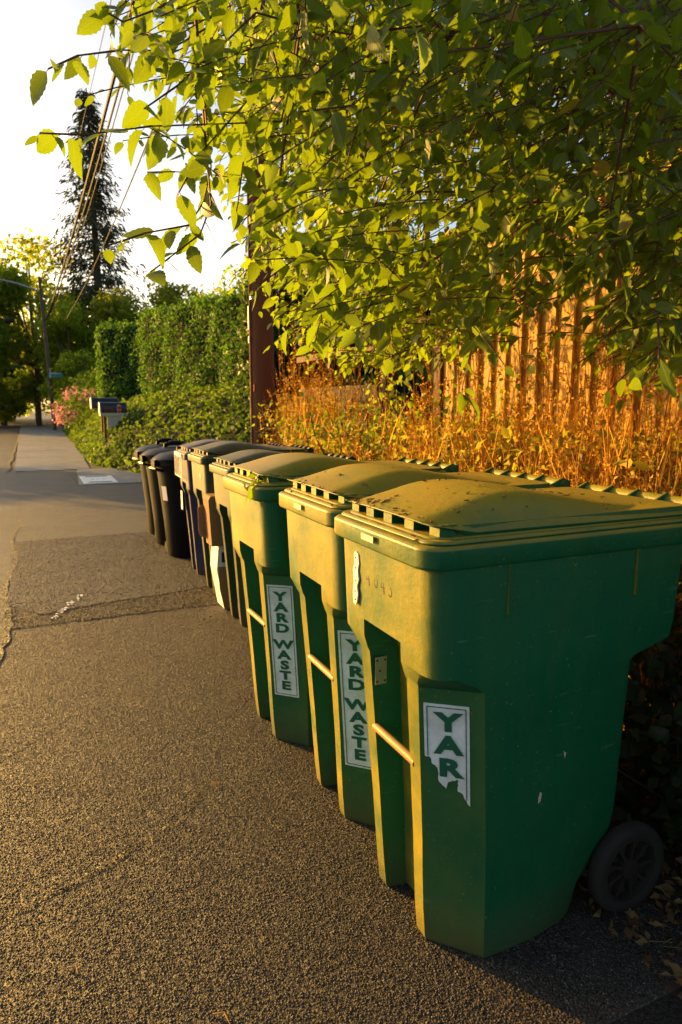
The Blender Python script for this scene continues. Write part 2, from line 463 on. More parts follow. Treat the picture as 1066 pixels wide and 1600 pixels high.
# ------------------------------------------------------------------ ground, road, pavement
def sheet(name, pts, z, m, cuts=0):
    me = bpy.data.meshes.new(name)
    me.from_pydata([(x, y, z) for x, y in pts], [], [tuple(range(len(pts)))])
    me.materials.append(m)
    o = link(name, me)
    if me.polygons[0].normal.z < 0: me.flip_normals()
    return tag(o, kind='structure')
sheet('ground', [(-92, -20), (92, -20), (92, 172), (-92, 172)], -.004, M['soil'])
edge = [(1.62, -6)] + [(1.60 + .07 * math.sin(y * 2.1) + .05 * math.sin(y * 5.3 + 1), y) for y in np.arange(-1, 9.2, .22)] + [(2.1, 12), (2.6, 16.5)]
sheet('driveway', [(-.27 + .02 * math.sin(y * 4), y) for y in np.arange(16.4, -6.2, -.4)] + edge, .004, M['asphalt'])
sheet('road', [(-9, -19), (-.27, -19), (-.27, 16.4), (-.62, 17), (-.9, 40), (-.9, 55), (3, 90), (-9, 90), (-9, 40)], 0.0, M['oldasphalt'])
# weathered patch of older asphalt further along the drive
sheet('worn_driveway', [(-.27 + .012 * math.sin(y * 7), y) for y in np.arange(15.6, 4.6, -.5)] + [(-.05, 4.75), (.35, 4.86), (.8, 4.92), (1.3, 5.05), (1.62, 5.1)] + [(1.58 + .05 * math.sin(y * 3), y) for y in np.arange(5.4, 9, .4)] + [(1.95, 12), (1.3, 12.4), (.6, 12.3), (.55, 14.8), (.2, 15.5)], .008, M['oldasphalt'])
# pavement slabs, joints left open
def slab(y0, y1, x0a, x1a, x0b, x1b, z=.016):
    mb = MB(); mb.poly([(x0a, y0, 0), (x1a, y0, 0), (x1b, y1, 0), (x0b, y1, 0)], (0, 0, z))
    return tag(mb.build('pavement', M['concrete']), kind='structure')
slab(15.6, 22.4, -.46, 1.02, -.56, 1.18); slab(22.5, 29.2, -.56, 1.18, -.66, 1.3); slab(29.3, 38, -.66, 1.3, -.78, 1.5); slab(38.1, 50, -.78, 1.5, -.9, 2.2)
slab(12.45, 15.55, .62, 1.75, .75, 2.2, .014)
# stones standing out of the weathered surface of the drive, nearest part
GR = leaf_mat('asphalt_stone', [(0, (.028, .021, .015)), (.6, (.058, .043, .030)), (.93, (.085, .066, .047)), (1, (.20, .17, .13))], (1, 1, 1), .0, .6, .4)
gr = Leaves(); n = 150000
y = np.concatenate([.95 + 3.6 * rng.random(n - 35000) ** 1.7, rng.uniform(4.5, 7.5, 35000)]); x = rng.uniform(-.26, 1.5, n) * np.where(rng.random(n) < .5, 1, 1); sz = rng.uniform(.0014, .0038, n) * np.where(y > 4.5, 1.5, 1); zb = np.where(y > 4.5, .004, 0)
hgt = sz * rng.uniform(.22, .55, n); a0 = rng.uniform(0, 6.28, n)
V_ = np.zeros((n, 8, 3))
for k in range(4):
    a_ = a0 + k * 1.5708 + rng.normal(size=n) * .3; r_ = sz * rng.uniform(.75, 1.35, n)
    V_[:, k] = np.stack([x + r_ * np.cos(a_), y + r_ * np.sin(a_), zb + .0035], 1)
    q_ = rng.uniform(.45, .8, n)
    V_[:, 4 + k] = np.stack([x + r_ * q_ * np.cos(a_), y + r_ * q_ * np.sin(a_), zb + .004 + hgt * rng.uniform(.6, 1.3, n)], 1)
F_ = np.array([(0, 1, 5, 4), (1, 2, 6, 5), (2, 3, 7, 6), (3, 0, 4, 7), (4, 5, 6, 7)])[None] + (np.arange(n) * 8)[:, None, None]
gr.quads(V_.reshape(-1, 3), F_.reshape(-1, 4), np.repeat(rng.random(n), 8))
tag(gr.build('asphalt_stones', GR, None, False), 'small dark stones standing out of the weathered asphalt', 'stones', None, 'stuff')
# mossy gutter line between drive and street
def strip(name, pts, wd, z, m):
    mb = MB(); L = []; Rr = []
    for i, (x, y) in enumerate(pts):
        a = np.array(pts[max(i - 1, 0)]); b = np.array(pts[min(i + 1, len(pts) - 1)]); d = unit((b - a)[None])[0]
        wv = wd * (.45 + .75 * rng.random())
        L.append((x - d[1] * wv, y + d[0] * wv, z)); Rr.append((x + d[1] * wv, y - d[0] * wv, z))
    n = len(pts)
    mb.add(L + Rr, [(i, i + 1, n + i + 1, n + i) for i in range(n - 1)])
    return tag(mb.build(name, m), kind='structure')
strip('gutter_moss', [(-.27 + .03 * math.sin(y * 3.1) + rng.normal() * .006, y) for y in np.arange(1.2, 9, .08)], .022, .0095, M['moss'])
strip('gutter_moss', [(-.52 - y * .006 + .02 * math.sin(y * 2), y) for y in np.arange(15.6, 40, .4)], .04, .014, M['moss'])
def wig(a, b, n, amp):
    a = np.array(a); b = np.array(b); d = b - a; nrm = unit(np.array([[-d[1], d[0]]]))[0]; o = 0; P = []
    for i in range(n + 1):
        o = o * .8 + rng.normal() * amp
        P.append(tuple(a + d * i / n + nrm * o))
    return P
strip('road_crack', wig((-.30, 1.80), (.22, 2.02), 26, .008), .005, .0085, M['crack'])
strip('road_crack', wig((.22, 2.02), (.46, 2.22), 14, .005), .004, .0085, M['crack'])
strip('road_crack', wig((-.27, 2.75), (.05, 3.1), 18, .006), .004, .0085, M['crack'])
for a, b in (((-.24, 4.7), (.3, 4.86)), ((-.2, 5.9), (1.0, 6.4)), ((-.25, 7.3), (1.1, 7.0)), ((-.2, 11.3), (.9, 12.2)), ((.62, 12.38), (1.9, 12.42))):
    strip('road_crack', wig(a, b, 40, .012), .006, .0125, M['crack'])
# scuffed white paint on the asphalt
mb = MB()
for k in range(46):
    t = rng.random(); c = np.array([.03, 4.62]) + np.array([.20, .50]) * t + rng.normal(size=2) * [.016, .02] * (1.1 - abs(t - .6))
    r0 = rng.uniform(.002, .009); ph = rng.random() * 6
    mb.poly([(c[0] + r0 * (1 + .6 * rng.random()) * math.cos(a + ph), c[1] + r0 * (1 + 1.8 * rng.random()) * math.sin(a + ph), .0125) for a in np.arange(0, 6.28, .9)], (0, 0, .0004 + .0003 * rng.random()))
tag(mb.build('paint_scuff', M['white']), 'short scuffed white paint smear on the grey driveway left of the bins', 'paint mark')

# ------------------------------------------------------------------ bins
def bsec(z, f, w_, r, rb, dep, cx, hy, xb, hyb, k, rc=.035):
    P = [(f + dep, -rb), (f, -r), (f, -w_)]
    C = np.array([f, -w_]); E_ = np.array([cx, -hy]); K = np.array([f, -hy]); mid = (C + E_) / 2; ctl = mid + (K - mid) * k
    for t in (.2, .4, .6, .8): P.append(tuple((1 - t) ** 2 * C + 2 * t * (1 - t) * ctl + t * t * E_))
    P += [(cx, -hy), ((cx + xb) / 2, -hy), (xb - rc, -hyb), (xb - rc * .3, -hyb + rc * .3), (xb, -hyb + rc)]
    P = P + [(x, -y) for x, y in reversed(P)]
    return [(x, y, z) for x, y in P]
def rrect(x0, x1, hy, r, z, n=4, bow=0.0):
    P = []
    for cx, cy, a0 in ((x0 + r, -hy + r, 180), (x1 - r, -hy + r, 270), (x1 - r, hy - r, 0), (x0 + r, hy - r, 90)):
        for i in range(n + 1):
            a = rad(a0 + 90 * i / n); x = cx + r * math.cos(a); y = cy + r * math.sin(a)
            if x < x0 + r + .001: x -= bow * (1 - (y / hy) ** 2)
            P.append((x, y, z))
    return P

def letters(txt, size, m, parent, name, loc, rot, sx=1.0, off=.0, depth=.0006, label=None):
    c = bpy.data.curves.new(name, 'FONT'); c.body = txt; c.size = size; c.align_x = 'CENTER'; c.offset = off; c.extrude = depth
    c.resolution_u = 3
    o = bpy.data.objects.new('tmp', c); COL.objects.link(o)
    dg = bpy.context.evaluated_depsgraph_get(); me = bpy.data.meshes.new_from_object(o.evaluated_get(dg))
    bpy.data.objects.remove(o); bpy.data.curves.remove(c)
    me.materials.clear(); me.materials.append(m)
    q = link(name, me, parent)
    q.location = loc; q.rotation_euler = rot; q.scale = (sx, 1, 1)
    return q

def make_bin(name, label, loc, rz, pm, group, scale=1.0, has_bar=True, hood=True):
    """loc: base point under the middle of the rim's front; local +x runs to the back"""
    t = empty(name, loc, rz); t.scale = (scale,) * 3
    tag(t, label, 'wheeled bin', group)
    # body
    mb = MB()
    R = [bsec(.0, .103, .125, .085, .075, .06, .205, .240, .50, .222, 0),
         bsec(.012, .098, .128, .086, .076, .06, .20, .243, .51, .225, 0),
         bsec(.10, .090, .13, .087, .078, .065, .198, .244, .535, .228, 0),
         bsec(.21, .083, .134, .09, .08, .07, .195, .246, .628, .234, 0),
         bsec(.30, .078, .138, .092, .082, .072, .192, .247, .64, .240, 0),
         bsec(.72, .047, .155, .10, .088, .085, .17, .250, .655, .247, 0),
         bsec(.735, .040, .162, .10, .088, .086, .15, .251, .67, .248, .3),
         bsec(.768, .030, .188, .10, .088, .09, .085, .252, .79, .250, .95),
         bsec(.815, .028, .19, .10, .09, .09, .085, .2525, .80, .250, .95),
         bsec(.8155, .028, .19, .10, .09, .0, .085, .2525, .80, .250, .95),
         bsec(1.032, .020, .195, .10, .09, .0, .078, .257, .815, .254, .95)]
    mb.loft(R)
    for x in (.22, .62):
        for s in (-1, 1):
            y0, y1 = sorted((s * .250, s * .2605)); mb.box(x, x + .007, y0, y1, .905, 1.034)
    body = mb.build('body', pm, t, True, .006)
    # rim band
    mb = MB(); b = .012
    mb.loft([rrect(.004, .862, .262, .05, 1.026, bow=b), rrect(0, .866, .265, .05, 1.032, bow=b), rrect(0, .866, .265, .05, 1.073, bow=b), rrect(.007, .860, .258, .046, 1.079, bow=b)])
    mb.build('rim', pm, t, True, .0025)
    # lid: flange, step, vent posts, domed hood
    lid = MB()
    lid.loft([rrect(.020, .862, .254, .045, 1.0795, bow=b), rrect(.018, .864, .255, .045, 1.084, bow=b), rrect(.024, .86, .250, .042, 1.0895, bow=b)])
    lid.loft([rrect(.038, .85, .240, .045, 1.0892, bow=b), rrect(.042, .848, .237, .045, 1.0935, bow=b), rrect(.094, .84, .228, .04, 1.0937, bow=b), rrect(.094, .84, .226, .04, 1.119, bow=b)])
    for k in range(5):
        y = -.222 + k * .1
        lid.box(.055 - b * (1 - (y / .23) ** 2), .10, y - .0, y + .044, 1.0925, 1.1205)
    nx, ny = 28, 20
    def prof(x):
        tt = (x - .045) / .80
        kx = np.array([0, .10, .22, .34, .50, .66, .82, 1.0]); kz = np.array([.022, .045, .072, .076, .054, .028, .012, .006])
        return float(np.interp(tt, kx, kz))
    top = []; 
    for i in range(nx + 1):
        s_ = i / nx; x = .030 + .815 * s_
        hy = .232 + .010 * s_; pz = sum(prof(x + dx) for dx in (-.04, -.02, 0, .02, .04)) / 5
        if i == 0: pz = prof(.045)
        row = []
        for j in range(ny + 1):
            v = -1 + 2 * j / ny; yy = math.copysign(abs(v) ** .8, v)
            e = (1 - abs(yy) ** 5) ** .75
            crown = .78 + .22 * (1 - yy * yy)
            bowx = -b * (1 - yy * yy) * (1 - s_)
            z = 1.100 + (pz + .009) * min(1.0, e * 1.15) * crown
            if i == 0: z = 1.122 + .006 * (1 - yy * yy) * e
            row.append((x + bowx, yy * hy, max(z, 1.097 + .026 * max(0, 1 - s_ / .16))))
        top.append(row)
    vs = [p for r_ in top for p in r_]; n1 = ny + 1
    fs = [(i * n1 + j, i * n1 + j + 1, (i + 1) * n1 + j + 1, (i + 1) * n1 + j) for i in range(nx) for j in range(ny)]
    base = len(vs)
    for i in range(nx + 1):
        for j in range(n1):
            x, y, z = top[i][j]; vs.append((x + .003, y * .985, z - .004 if i < 3 else 1.0935))
    fs += [(base + i * n1 + j, base + (i + 1) * n1 + j, base + (i + 1) * n1 + j + 1, base + i * n1 + j + 1) for i in range(nx) for j in range(ny)]
    bd = [(0, j) for j in range(n1)] + [(i, ny) for i in range(1, nx + 1)] + [(nx, j) for j in range(ny - 1, -1, -1)] + [(i, 0) for i in range(nx - 1, 0, -1)]
    for a, c in zip(bd, bd[1:] + bd[:1]):
        ia = a[0] * n1 + a[1]; ic = c[0] * n1 + c[1]
        fs.append((ia, ic, base + ic, base + ia))
    lid.add(vs, fs)
    lo = lid.build('lid', pm, t, True, .0015, 40)
    # handle at the back with gussets
    mb = MB(); mb.tube([(.900, -.215, 1.108), (.900, .215, 1.108)], .020, 12, caps=False)
    mb.tube([(.900, -.213, 1.108), (.900, .213, 1.108)], .016, 12)
    for y in (-.205, -.10, .0, .10, .205):
        mb.poly([(.80, y - .004, 1.094), (.905, y - .004, 1.088), (.918, y - .004, 1.118), (.895, y - .004, 1.136), (.872, y - .004, 1.126)], (0, .008, 0))
    for y in (-.205, .205): mb.box(.81, .905, y - .012, y + .012, 1.07, 1.092)
    mb.build('handle', pm, t, True, .002)
    # bar across the front recess
    if has_bar:
        mb = MB(); mb.tube([(.072, -.112, .497), (.066, .1, .50)], .0115, 12)
        mb.build('catch_bar', M['bar'], t, True)
    # wheels
    for s in (-1, 1):
        Mx = Matrix.Translation((.662, s * .257, .127)) @ Matrix.Rotation(rad(-90 * s), 4, 'X')
        mb = MB(); mb.lathe([(.088, -.018), (.108, -.022), (.121, -.020), (.127, -.012), (.128, 0), (.127, .012), (.121, .020), (.108, .022), (.092, .018), (.088, 0), (.088, -.018)], 40, Mx, 0, False)
        wh = mb.build('wheel', M['tyre'], t, True, 0, 50)
        mb = MB(); mb.lathe([(.091, -.012), (.0925, .0), (.0925, .014), (.085, .016), (.083, -.006), (.03, -.008), (.028, .015), (.012, .017)], 32, Mx, 0, True)
        for k in range(9):
            mb.box(.028, .086, -.005, .005, -.009, .011, M=Mx @ Matrix.Rotation(2 * math.pi * k / 9, 4, 'Z'))
        mb.build('hub', M['hub'], wh, True, 0, 40)
    mb = MB(); mb.tube([(.662, -.232, .127), (.662, .232, .127)], .011, 10); mb.build('axle', M['tyre'], t, True)
    return t

GREEN = 'green yard bins lined up on the asphalt'
B0 = (.742, 1.189 + .265)
bins = []
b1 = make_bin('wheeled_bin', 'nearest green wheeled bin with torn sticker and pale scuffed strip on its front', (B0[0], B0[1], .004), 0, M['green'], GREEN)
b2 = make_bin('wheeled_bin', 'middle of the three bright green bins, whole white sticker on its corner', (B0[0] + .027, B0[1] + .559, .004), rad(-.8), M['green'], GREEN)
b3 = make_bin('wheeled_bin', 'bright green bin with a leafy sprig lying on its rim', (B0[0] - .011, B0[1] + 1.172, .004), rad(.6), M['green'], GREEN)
OL = 'old olive bins beyond the bright green ones'
b4 = make_bin('wheeled_bin', 'dark olive wheeled bin right behind the three bright green bins', (1.01, 4.08, .008), rad(1), M['olive'], OL, .93, False)
b5 = make_bin('wheeled_bin', 'olive wheeled bin with faint white number and cardboard sticking out beside it', (1.03, 4.86, .008), rad(0), M['olive'], OL, .945, False)
b6 = make_bin('wheeled_bin', 'navy blue wheeled bin with barred pale label beside the black cans', (1.05, 5.50, .008), rad(-2), M['navy'], 'navy bin', .93, False)
del b6['group']

# stickers: on the flat corner facet of the body, local frame of the facet
def facet(zc):
    """centre, rotation for a flat piece lying on the near front facet at height zc"""
    k = min(max((zc - .30) / .42, -.6), 1)
    f = .078 - .031 * k; w_ = .138 + .017 * k; cx = .192 - .022 * k; hy = .247 + .003 * k
    C = Vector((f, -w_, zc)); E_ = Vector((cx, -hy, zc))
    d = (E_ - C).normalized(); nrm = Vector((d.y, -d.x, 0)).normalized()
    return C, E_, d, nrm
def fpt(u, v, h=.0):
    C, E_, d, nrm = facet(.20 + v)
    return (C + E_) / 2 + d * (u - .012) + nrm * h
def frot(v):
    up = (fpt(0, v + .02) - fpt(0, v - .02)).normalized(); d = facet(.20 + v)[2]; nn = d.cross(up).normalized(); d = up.cross(nn).normalized()
    return Matrix((d, up, nn)).transposed().to_euler()
nv = facet(.45)[3]
def place_letters(parent, txt_rows, size, sx, off):
    for ch, u, v in txt_rows:
        letters(ch, size, M['ink'], parent, 'letter', fpt(u, v, .0042), frot(v + .02), sx, off)
def sticker(parent, outline, frame=None):
    mb = MB(); mb.poly([fpt(u, v, .0010) for u, v in outline], nv * .0018)
    s = mb.build('sticker', M['sticker'], parent)
    return s
def border(parent, segs):
    mb = MB()
    for (u0, v0), (u1, v1) in segs:
        a = fpt(u0, v0, .0030); b_ = fpt(u1, v1, .0030); d = (b_ - a).normalized(); sd_ = nv.cross(d).normalized() * .0011
        mb.poly([a - sd_, b_ - sd_, b_ + sd_, a + sd_], nv * .0009)
    mb.build('border_line', M['ink'], parent)
HW, TOPV, BOTV = .054, .482, .010
for b_ in (b2, b3):
    s = sticker(b_, [(-HW, BOTV), (HW, BOTV), (HW, TOPV), (-HW, TOPV)])
    q = HW - .008
    border(s, [((-q, BOTV + .008), (q, BOTV + .008)), ((q, BOTV + .008), (q, TOPV - .008)), ((q, TOPV - .008), (-q, TOPV - .008)), ((-q, TOPV - .008), (-q, BOTV + .008))])
    rows = []; v = TOPV - .062
    for ch in 'YARD WASTE':
        if ch == ' ': v -= .024; continue
        rows.append((ch, 0, v)); v -= .0445
    place_letters(s, rows, .050, 1.55, .0022)
# the torn one on the nearest bin
TORN = [(-HW, TOPV), (-HW, TOPV - .140), (-HW + .012, TOPV - .143), (-HW + .018, TOPV - .160), (-HW + .030, TOPV - .168), (-HW + .033, TOPV - .205), (-HW + .050, TOPV - .222), (-HW + .056, TOPV - .205), (-HW + .072, TOPV - .198), (-HW + .080, TOPV - .196), (-HW + .078, TOPV - .222), (-HW + .092, TOPV - .232), (-HW + .100, TOPV - .248), (HW, TOPV - .262), (HW, TOPV)]
T2 = []
for i, p in enumerate(TORN[:-1]):
    T2.append(p); q = TORN[i + 1]
    if 1 <= i <= len(TORN) - 3:
        for f_ in (.25, .5, .75): T2.append((p[0] + (q[0] - p[0]) * f_ + rng.normal() * .0011, p[1] + (q[1] - p[1]) * f_ + rng.normal() * .0016))
s = sticker(b1, T2 + [TORN[-1]])
q = HW - .008
border(s, [((q, TOPV - .245), (q, TOPV - .008)), ((q, TOPV - .008), (-q, TOPV - .008)), ((-q, TOPV - .008), (-q, TOPV - .138))])
place_letters(s, [('Y', .004, TOPV - .066), ('A', .004, TOPV - .126), ('R', .006, TOPV - .186)], .064, 1.4, .003)
s['label'] = 'white sticker with its lower half torn away'
# scratched number, number in the recess, plates
FRONT = Matrix(((0, 0, -1), (-1, 0, 0), (0, 1, 0)))
for ch, y, dz, rz_ in (('4', .085, .0, 6), ('0', .043, .004, -4), ('4', .004, -.002, 5), ('3', -.034, .0, -3)):
    q = letters(ch, 0.068, M['pencil'], b1, 'number', (.0245, y - .02, .915 + dz), (FRONT @ Matrix.Rotation(rad(rz_), 3, 'Z')).to_euler(), .72, -.0012, .0012)
letters('96', .046, M['white'], b1, 'number', (.1335, -.055, .665), FRONT.to_euler(), .62, 0, .0012)
for ch, sx in (('93', 1),):
    letters(ch, .075, M['white'], b5, 'number', (.0225, -.09, .90), FRONT.to_euler(), .8, 0, .001)
mb = MB()
out = [(.0, .0), (.012, -.004), (.020, .006), (.026, .03), (.020, .05), (.030, .07), (.024, .095), (.031, .115), (.027, .14), (.012, .146), (.002, .138), (.004, .11), (-.004, .09), (.002, .06), (-.004, .03)]
mb.poly([(.0225, .145 - u, .850 + v) for u, v in out], (-.004, 0, 0))
sc = mb.build('scuffed_strip', M['white'], b1)
for u, v in ((.013, .128), (.013, .10), (.015, .065), (.011, .035), (.013, .012)):
    mb = MB(); mb.lathe([(.0028, 0), (.002, .002)], 8, Matrix.Translation((.0185, .145 - u, .850 + v)) @ Matrix.Rotation(rad(-90), 4, 'Y')); mb.build('rivet', M['rust'], sc)
# pale maker label on the rim front of each green bin
for b_ in (b1, b2):
    mb = MB(); mb.box(-.0135, -.0110, -.03, .035, 1.050, 1.066)
    mb.build('rim_label', M['cream'], b_)
# small plate inside the recess of the nearest bin: on the far side wall
mb = MB(); mb.box(.058, .094, .088, .0905, .625, .705)
pl = mb.build('plate', M['plate'], b1, False, .002)
pl.rotation_euler = (0, 0, 0)
for x, z in ((.064, .635), (.088, .635), (.064, .695), (.088, .695), (.072, .665)):
    mb = MB(); mb.lathe([(.0035, 0), (.003, .0015)], 8, Matrix.Translation((x, .088, z)) @ Matrix.Rotation(rad(90), 4, 'X')); mb.build('rivet', M['rust'], pl)
# dirt and leaf crumbs lying on the lids, dropped onto the lid surface
def lid_surface(b_):
    lo = [c for c in b_.children if c.name.startswith('lid')][0].data
    from mathutils.bvhtree import BVHTree
    return BVHTree.FromPolygons([v.co for v in lo.vertices], [tuple(p.vertices) for p in lo.polygons])
for b_, n, lab in ((b1, 150, 'nearest'), (b2, 70, 'middle')):
    tr_ = lid_surface(b_); lm = Leaves(); P = []; N = []
    while len(P) < n:
        x = rng.uniform(.0, .75) if rng.random() < .7 else rng.uniform(.02, .05); y = rng.uniform(-.21, .21)
        h_ = tr_.ray_cast(Vector((x, y, 2)), Vector((0, 0, -1)))
        if h_[0] is None or h_[1].z < .7: continue
        P.append(np.array(h_[0]) + [0, 0, .0015]); N.append(np.array(h_[1]))
    P = np.array(P); N = np.array(N); D = np.cross(N, rng.normal(size=(n, 3))); L = rng.uniform(.004, .014, n); L[:3] = .034
    lm.add(LEAF_LOW, P, D, N + rng.normal(size=(n, 3)) * .2, L)
    k = n // 3; lm.sticks(P[:k], P[:k] + unit(D[:k]) * .012 + N[:k] * .002, .0022, .0012)
    o = lm.build('leaf_crumbs', M['litter']); o.location = b_.location; o.rotation_euler = b_.rotation_euler
    tag(o, 'brown leaf crumbs and dirt lying on the %s green bin lid' % lab, 'debris', None, 'stuff')
for pts in ([(.345, .395), (.352, .398), (.356, .42), (.350, .425), (.346, .41)], [(.17, .93), (.173, .955), (.176, .957), (.175, .93)], [(.42, .52), (.424, .50), (.428, .512)]):
    mb = MB(); mb.poly([(x, -.2492 - .0022 * (z > .8) * 2, z) for x, z in pts], (0, -.0012, 0)); mb.build('scuff_mark', M['cream'], b1)
# barred label on the navy bin's front
mb = MB(); mb.box(-.016, -.013, -.17, .21, 1.045, 1.075)
mb.box(-.016, -.013, -.17, .21, .865, .872)
for k in range(7):
    y = -.17 + k * .0605; mb.box(-.016, -.013, y, y + .013, .872, 1.05)
mb.build('front_label', M['whitecard'], b6)
mb = MB(); mb.box(.026, .030, .11, .19, .55, .72)
mb.build('body_label', M['whitecard'], b6)

# sprig on the third bin
lf = Leaves(); base = np.array([B0[0] + .02, B0[1] + 1.172 - .17, 1.115])
A = []; Bq = []
for k in range(3):
    e = base + np.array([-.05 + .03 * k, -.07 + .04 * k, .03 - .04 * k]); A.append(base); Bq.append(e)
lf.sticks(A, Bq, .0022, .0015, 1)
n = 11; P = base + rng.normal(size=(n, 3)) * [.03, .045, .012]; D = rng.normal(size=(n, 3)) * [1, 1, .4] + [-.6, -.2, -.5]
P[-3:] = base + [[-.04, -.03, -.03], [-.045, 0, -.06], [-.04, .03, -.02]]; D[-3:] = [[-.1, -.3, -1], [-.1, .2, -1], [0, .5, -1]]
lf.add(LEAF_MID, P, D, rand_unit(n) + [0, 0, .8], rng.uniform(.04, .06, n))
tag(lf.build('leafy_sprig', [M['leaf'], M['twig']]), 'small leafy sprig lying on a green bin rim', 'sprig')

# cardboard between the olive bins
bx = empty('white_carton', (1.115, 4.455, .008)); tag(bx, 'tall white carton standing between two olive bins', 'box')
mb = MB(); mb.poly([(-.02, -.10, 0), (.35, -.10, 0), (.35, -.10, .44), (-.05, -.10, .44), (-.065, -.10, .28)], (0, .19, 0)); mb.build('carton_body', M['whitecard'], bx, False, .003)
mb = MB(); mb.poly([(-.021, -.1015, .0), (.34, -.1015, .0), (.34, -.1015, .30), (-.056, -.1015, .30), (-.05, -.1015, .15)], (0, -.002, 0)); mb.build('brown_panel', M['card'], bx)
mb = MB(); mb.box(-.03, .0, -.104, -.1015, .33, .40); mb.build('printed_mark', M['navy'], bx)
bx = empty('cardboard_box', (1.07, 4.425, .452)); tag(bx, 'flattened brown cardboard box resting on the white carton between olive bins', 'box')
mb = MB(); mb.poly([(-.06, -.12, .01), (.40, -.12, .0), (.40, -.12, .345), (-.06, -.12, .345), (-.075, -.12, .32)], (0, .16, 0)); mb.build('panel', M['card'], bx, False, .003)
mb = MB(); mb.poly([(-.055, .036, .04), (-.10, .036, .055), (-.11, .036, .09), (-.112, .036, .25), (-.09, .036, .27), (-.058, .036, .275)], (0, .004, 0)); mb.build('flap', M['card'], bx)

# black round cans
CAN = 'black lidded rubbish cans past the blue bin'
def black_can(label, loc, rz):
    t = empty('rubbish_can', loc, rz); tag(t, label, 'rubbish can', CAN)
    mb = MB(); mb.lathe([(.205, 0), (.212, .01), (.232, .30), (.262, .62), (.285, .84), (.302, .845), (.302, .89), (.285, .895)], 36)
    mb.build('body', M['blackbin'], t, True, 0, 40)
    mb = MB(); mb.lathe([(.305, .882), (.315, .888), (.315, .905), (.30, .915), (.25, .945), (.12, .968), (.0001, .972)], 36)
    lid = mb.build('lid', M['blackbin'], t, True, 0, 40)
    mb = MB(); mb.tube([(-.09, 0, .955), (-.085, 0, .99), (-.04, 0, 1.008), (.04, 0, 1.008), (.085, 0, .99), (.09, 0, .955)], [.018, .022, .024, .024, .022, .018], 10)
    mb.build('lid_handle', M['blackbin'], lid, True, 0, 60)
    for s in (-1, 1):
        mb = MB(); mb.tube([(s * .275, -.075, .80), (s * .335, -.07, .82), (s * .345, 0, .825), (s * .335, .07, .82), (s * .275, .075, .80)], .013, 8)
        mb.box(*sorted((s * .29, s * .335)), -.04, .04, .835, .90)
        mb.build('side_handle', M['blackbin'], t, True)
    for s in (-1, 1):
        mb = MB(); mb.lathe([(.055, -.015), (.06, 0), (.055, .015)], 20, Matrix.Translation((s * .15, .17, .06)) @ Matrix.Rotation(rad(90), 4, 'Y')); mb.build('wheel', M['tyre'], t, True)
    return t
c1 = black_can('nearest black rubbish can with a small white label low on its side', (1.255, 6.20, .008), rad(12))
c2 = black_can('middle one of three black rubbish cans', (1.245, 6.80, .008), rad(8))
c3 = black_can('farthest of the three black rubbish cans', (1.26, 7.38, .008), rad(15))
mb = MB()
Mx = Matrix.Rotation(rad(-168), 4, 'Z')
mb.add([Mx @ Vector(p) for p in [(.2545, -.035, .53), (.2545, .035, .53), (.268, .035, .66), (.268, -.035, .66)]], [(0, 1, 2, 3)])
lb = mb.build('label_plate', M['whitecard'], c1)
sm = lb.modifiers.new('solid', 'SOLIDIFY'); sm.thickness = .003; sm.offset = 0

# ------------------------------------------------------------------ utility box lid in the pavement
t = empty('utility_box_lid', (1.0, 13.25, .016)); tag(t, 'pale concrete utility box lid set in the pavement beyond the cans', 'utility cover')
mb = MB(); mb.box(-.29, .29, -.66, .66, -.02, .006); mb.build('cover', M['boxgrey'], t, False, .004)
for y in (-.50, .50): mb = MB(); mb.box(-.20, .20, y - .05, y + .05, .0055, .0085); mb.build('slot', M['crack'], t)
for x in (-.1, .0, .1): mb = MB(); mb.box(x - .02, x + .02, -.02, .02, .0055, .008); mb.build('bolt', M['crack'], t)

# ------------------------------------------------------------------ poles and cables
t = empty('utility_pole', (2.56, 8.0, 0)); tag(t, 'thick brown wooden utility pole standing behind the bins', 'utility pole')
mb = MB(); rings = []
for k in range(40):
    z = -.1 + k * .29; r = .158 - .0045 * z
    rings.append([(r * math.cos(a) * (1 + .012 * math.sin(7 * a + z)), r * math.sin(a) * (1 + .012 * math.sin(5 * a)), z) for a in np.arange(0, 6.28, 6.2832 / 28)])
mb.loft(rings); mb.build('post', M['pole'], t, True)
mb = MB(); mb.tube([(-.150, -.035, 0), (-.148, -.035, 2), (-.140, -.03, 4), (-.122, -.03, 9)], .016, 8); mb.build('conduit', M['pole'], t, True)
mb = MB(); mb.box(-.172, -.1665, -.05, -.02, 2.28, 2.55); mb.box(-.172, -.1665, -.05, -.02, 2.12, 2.20); mb.build('tag', M['whitecard'], t)
mb = MB(); mb.box(-.135, -.128, -.095, -.075, 1.55, 1.63); mb.build('tag', M['red'], t)
for z in (2.62, 2.95): mb = MB(); mb.box(-.16, -.10, -.115, -.08, z, z + .03); mb.build('bracket', M['metal'], t)
mb = MB(); mb.box(-.05, .05, -1.1, 1.1, 10.2, 10.32); mb.build('crossarm', M['pole'], t)

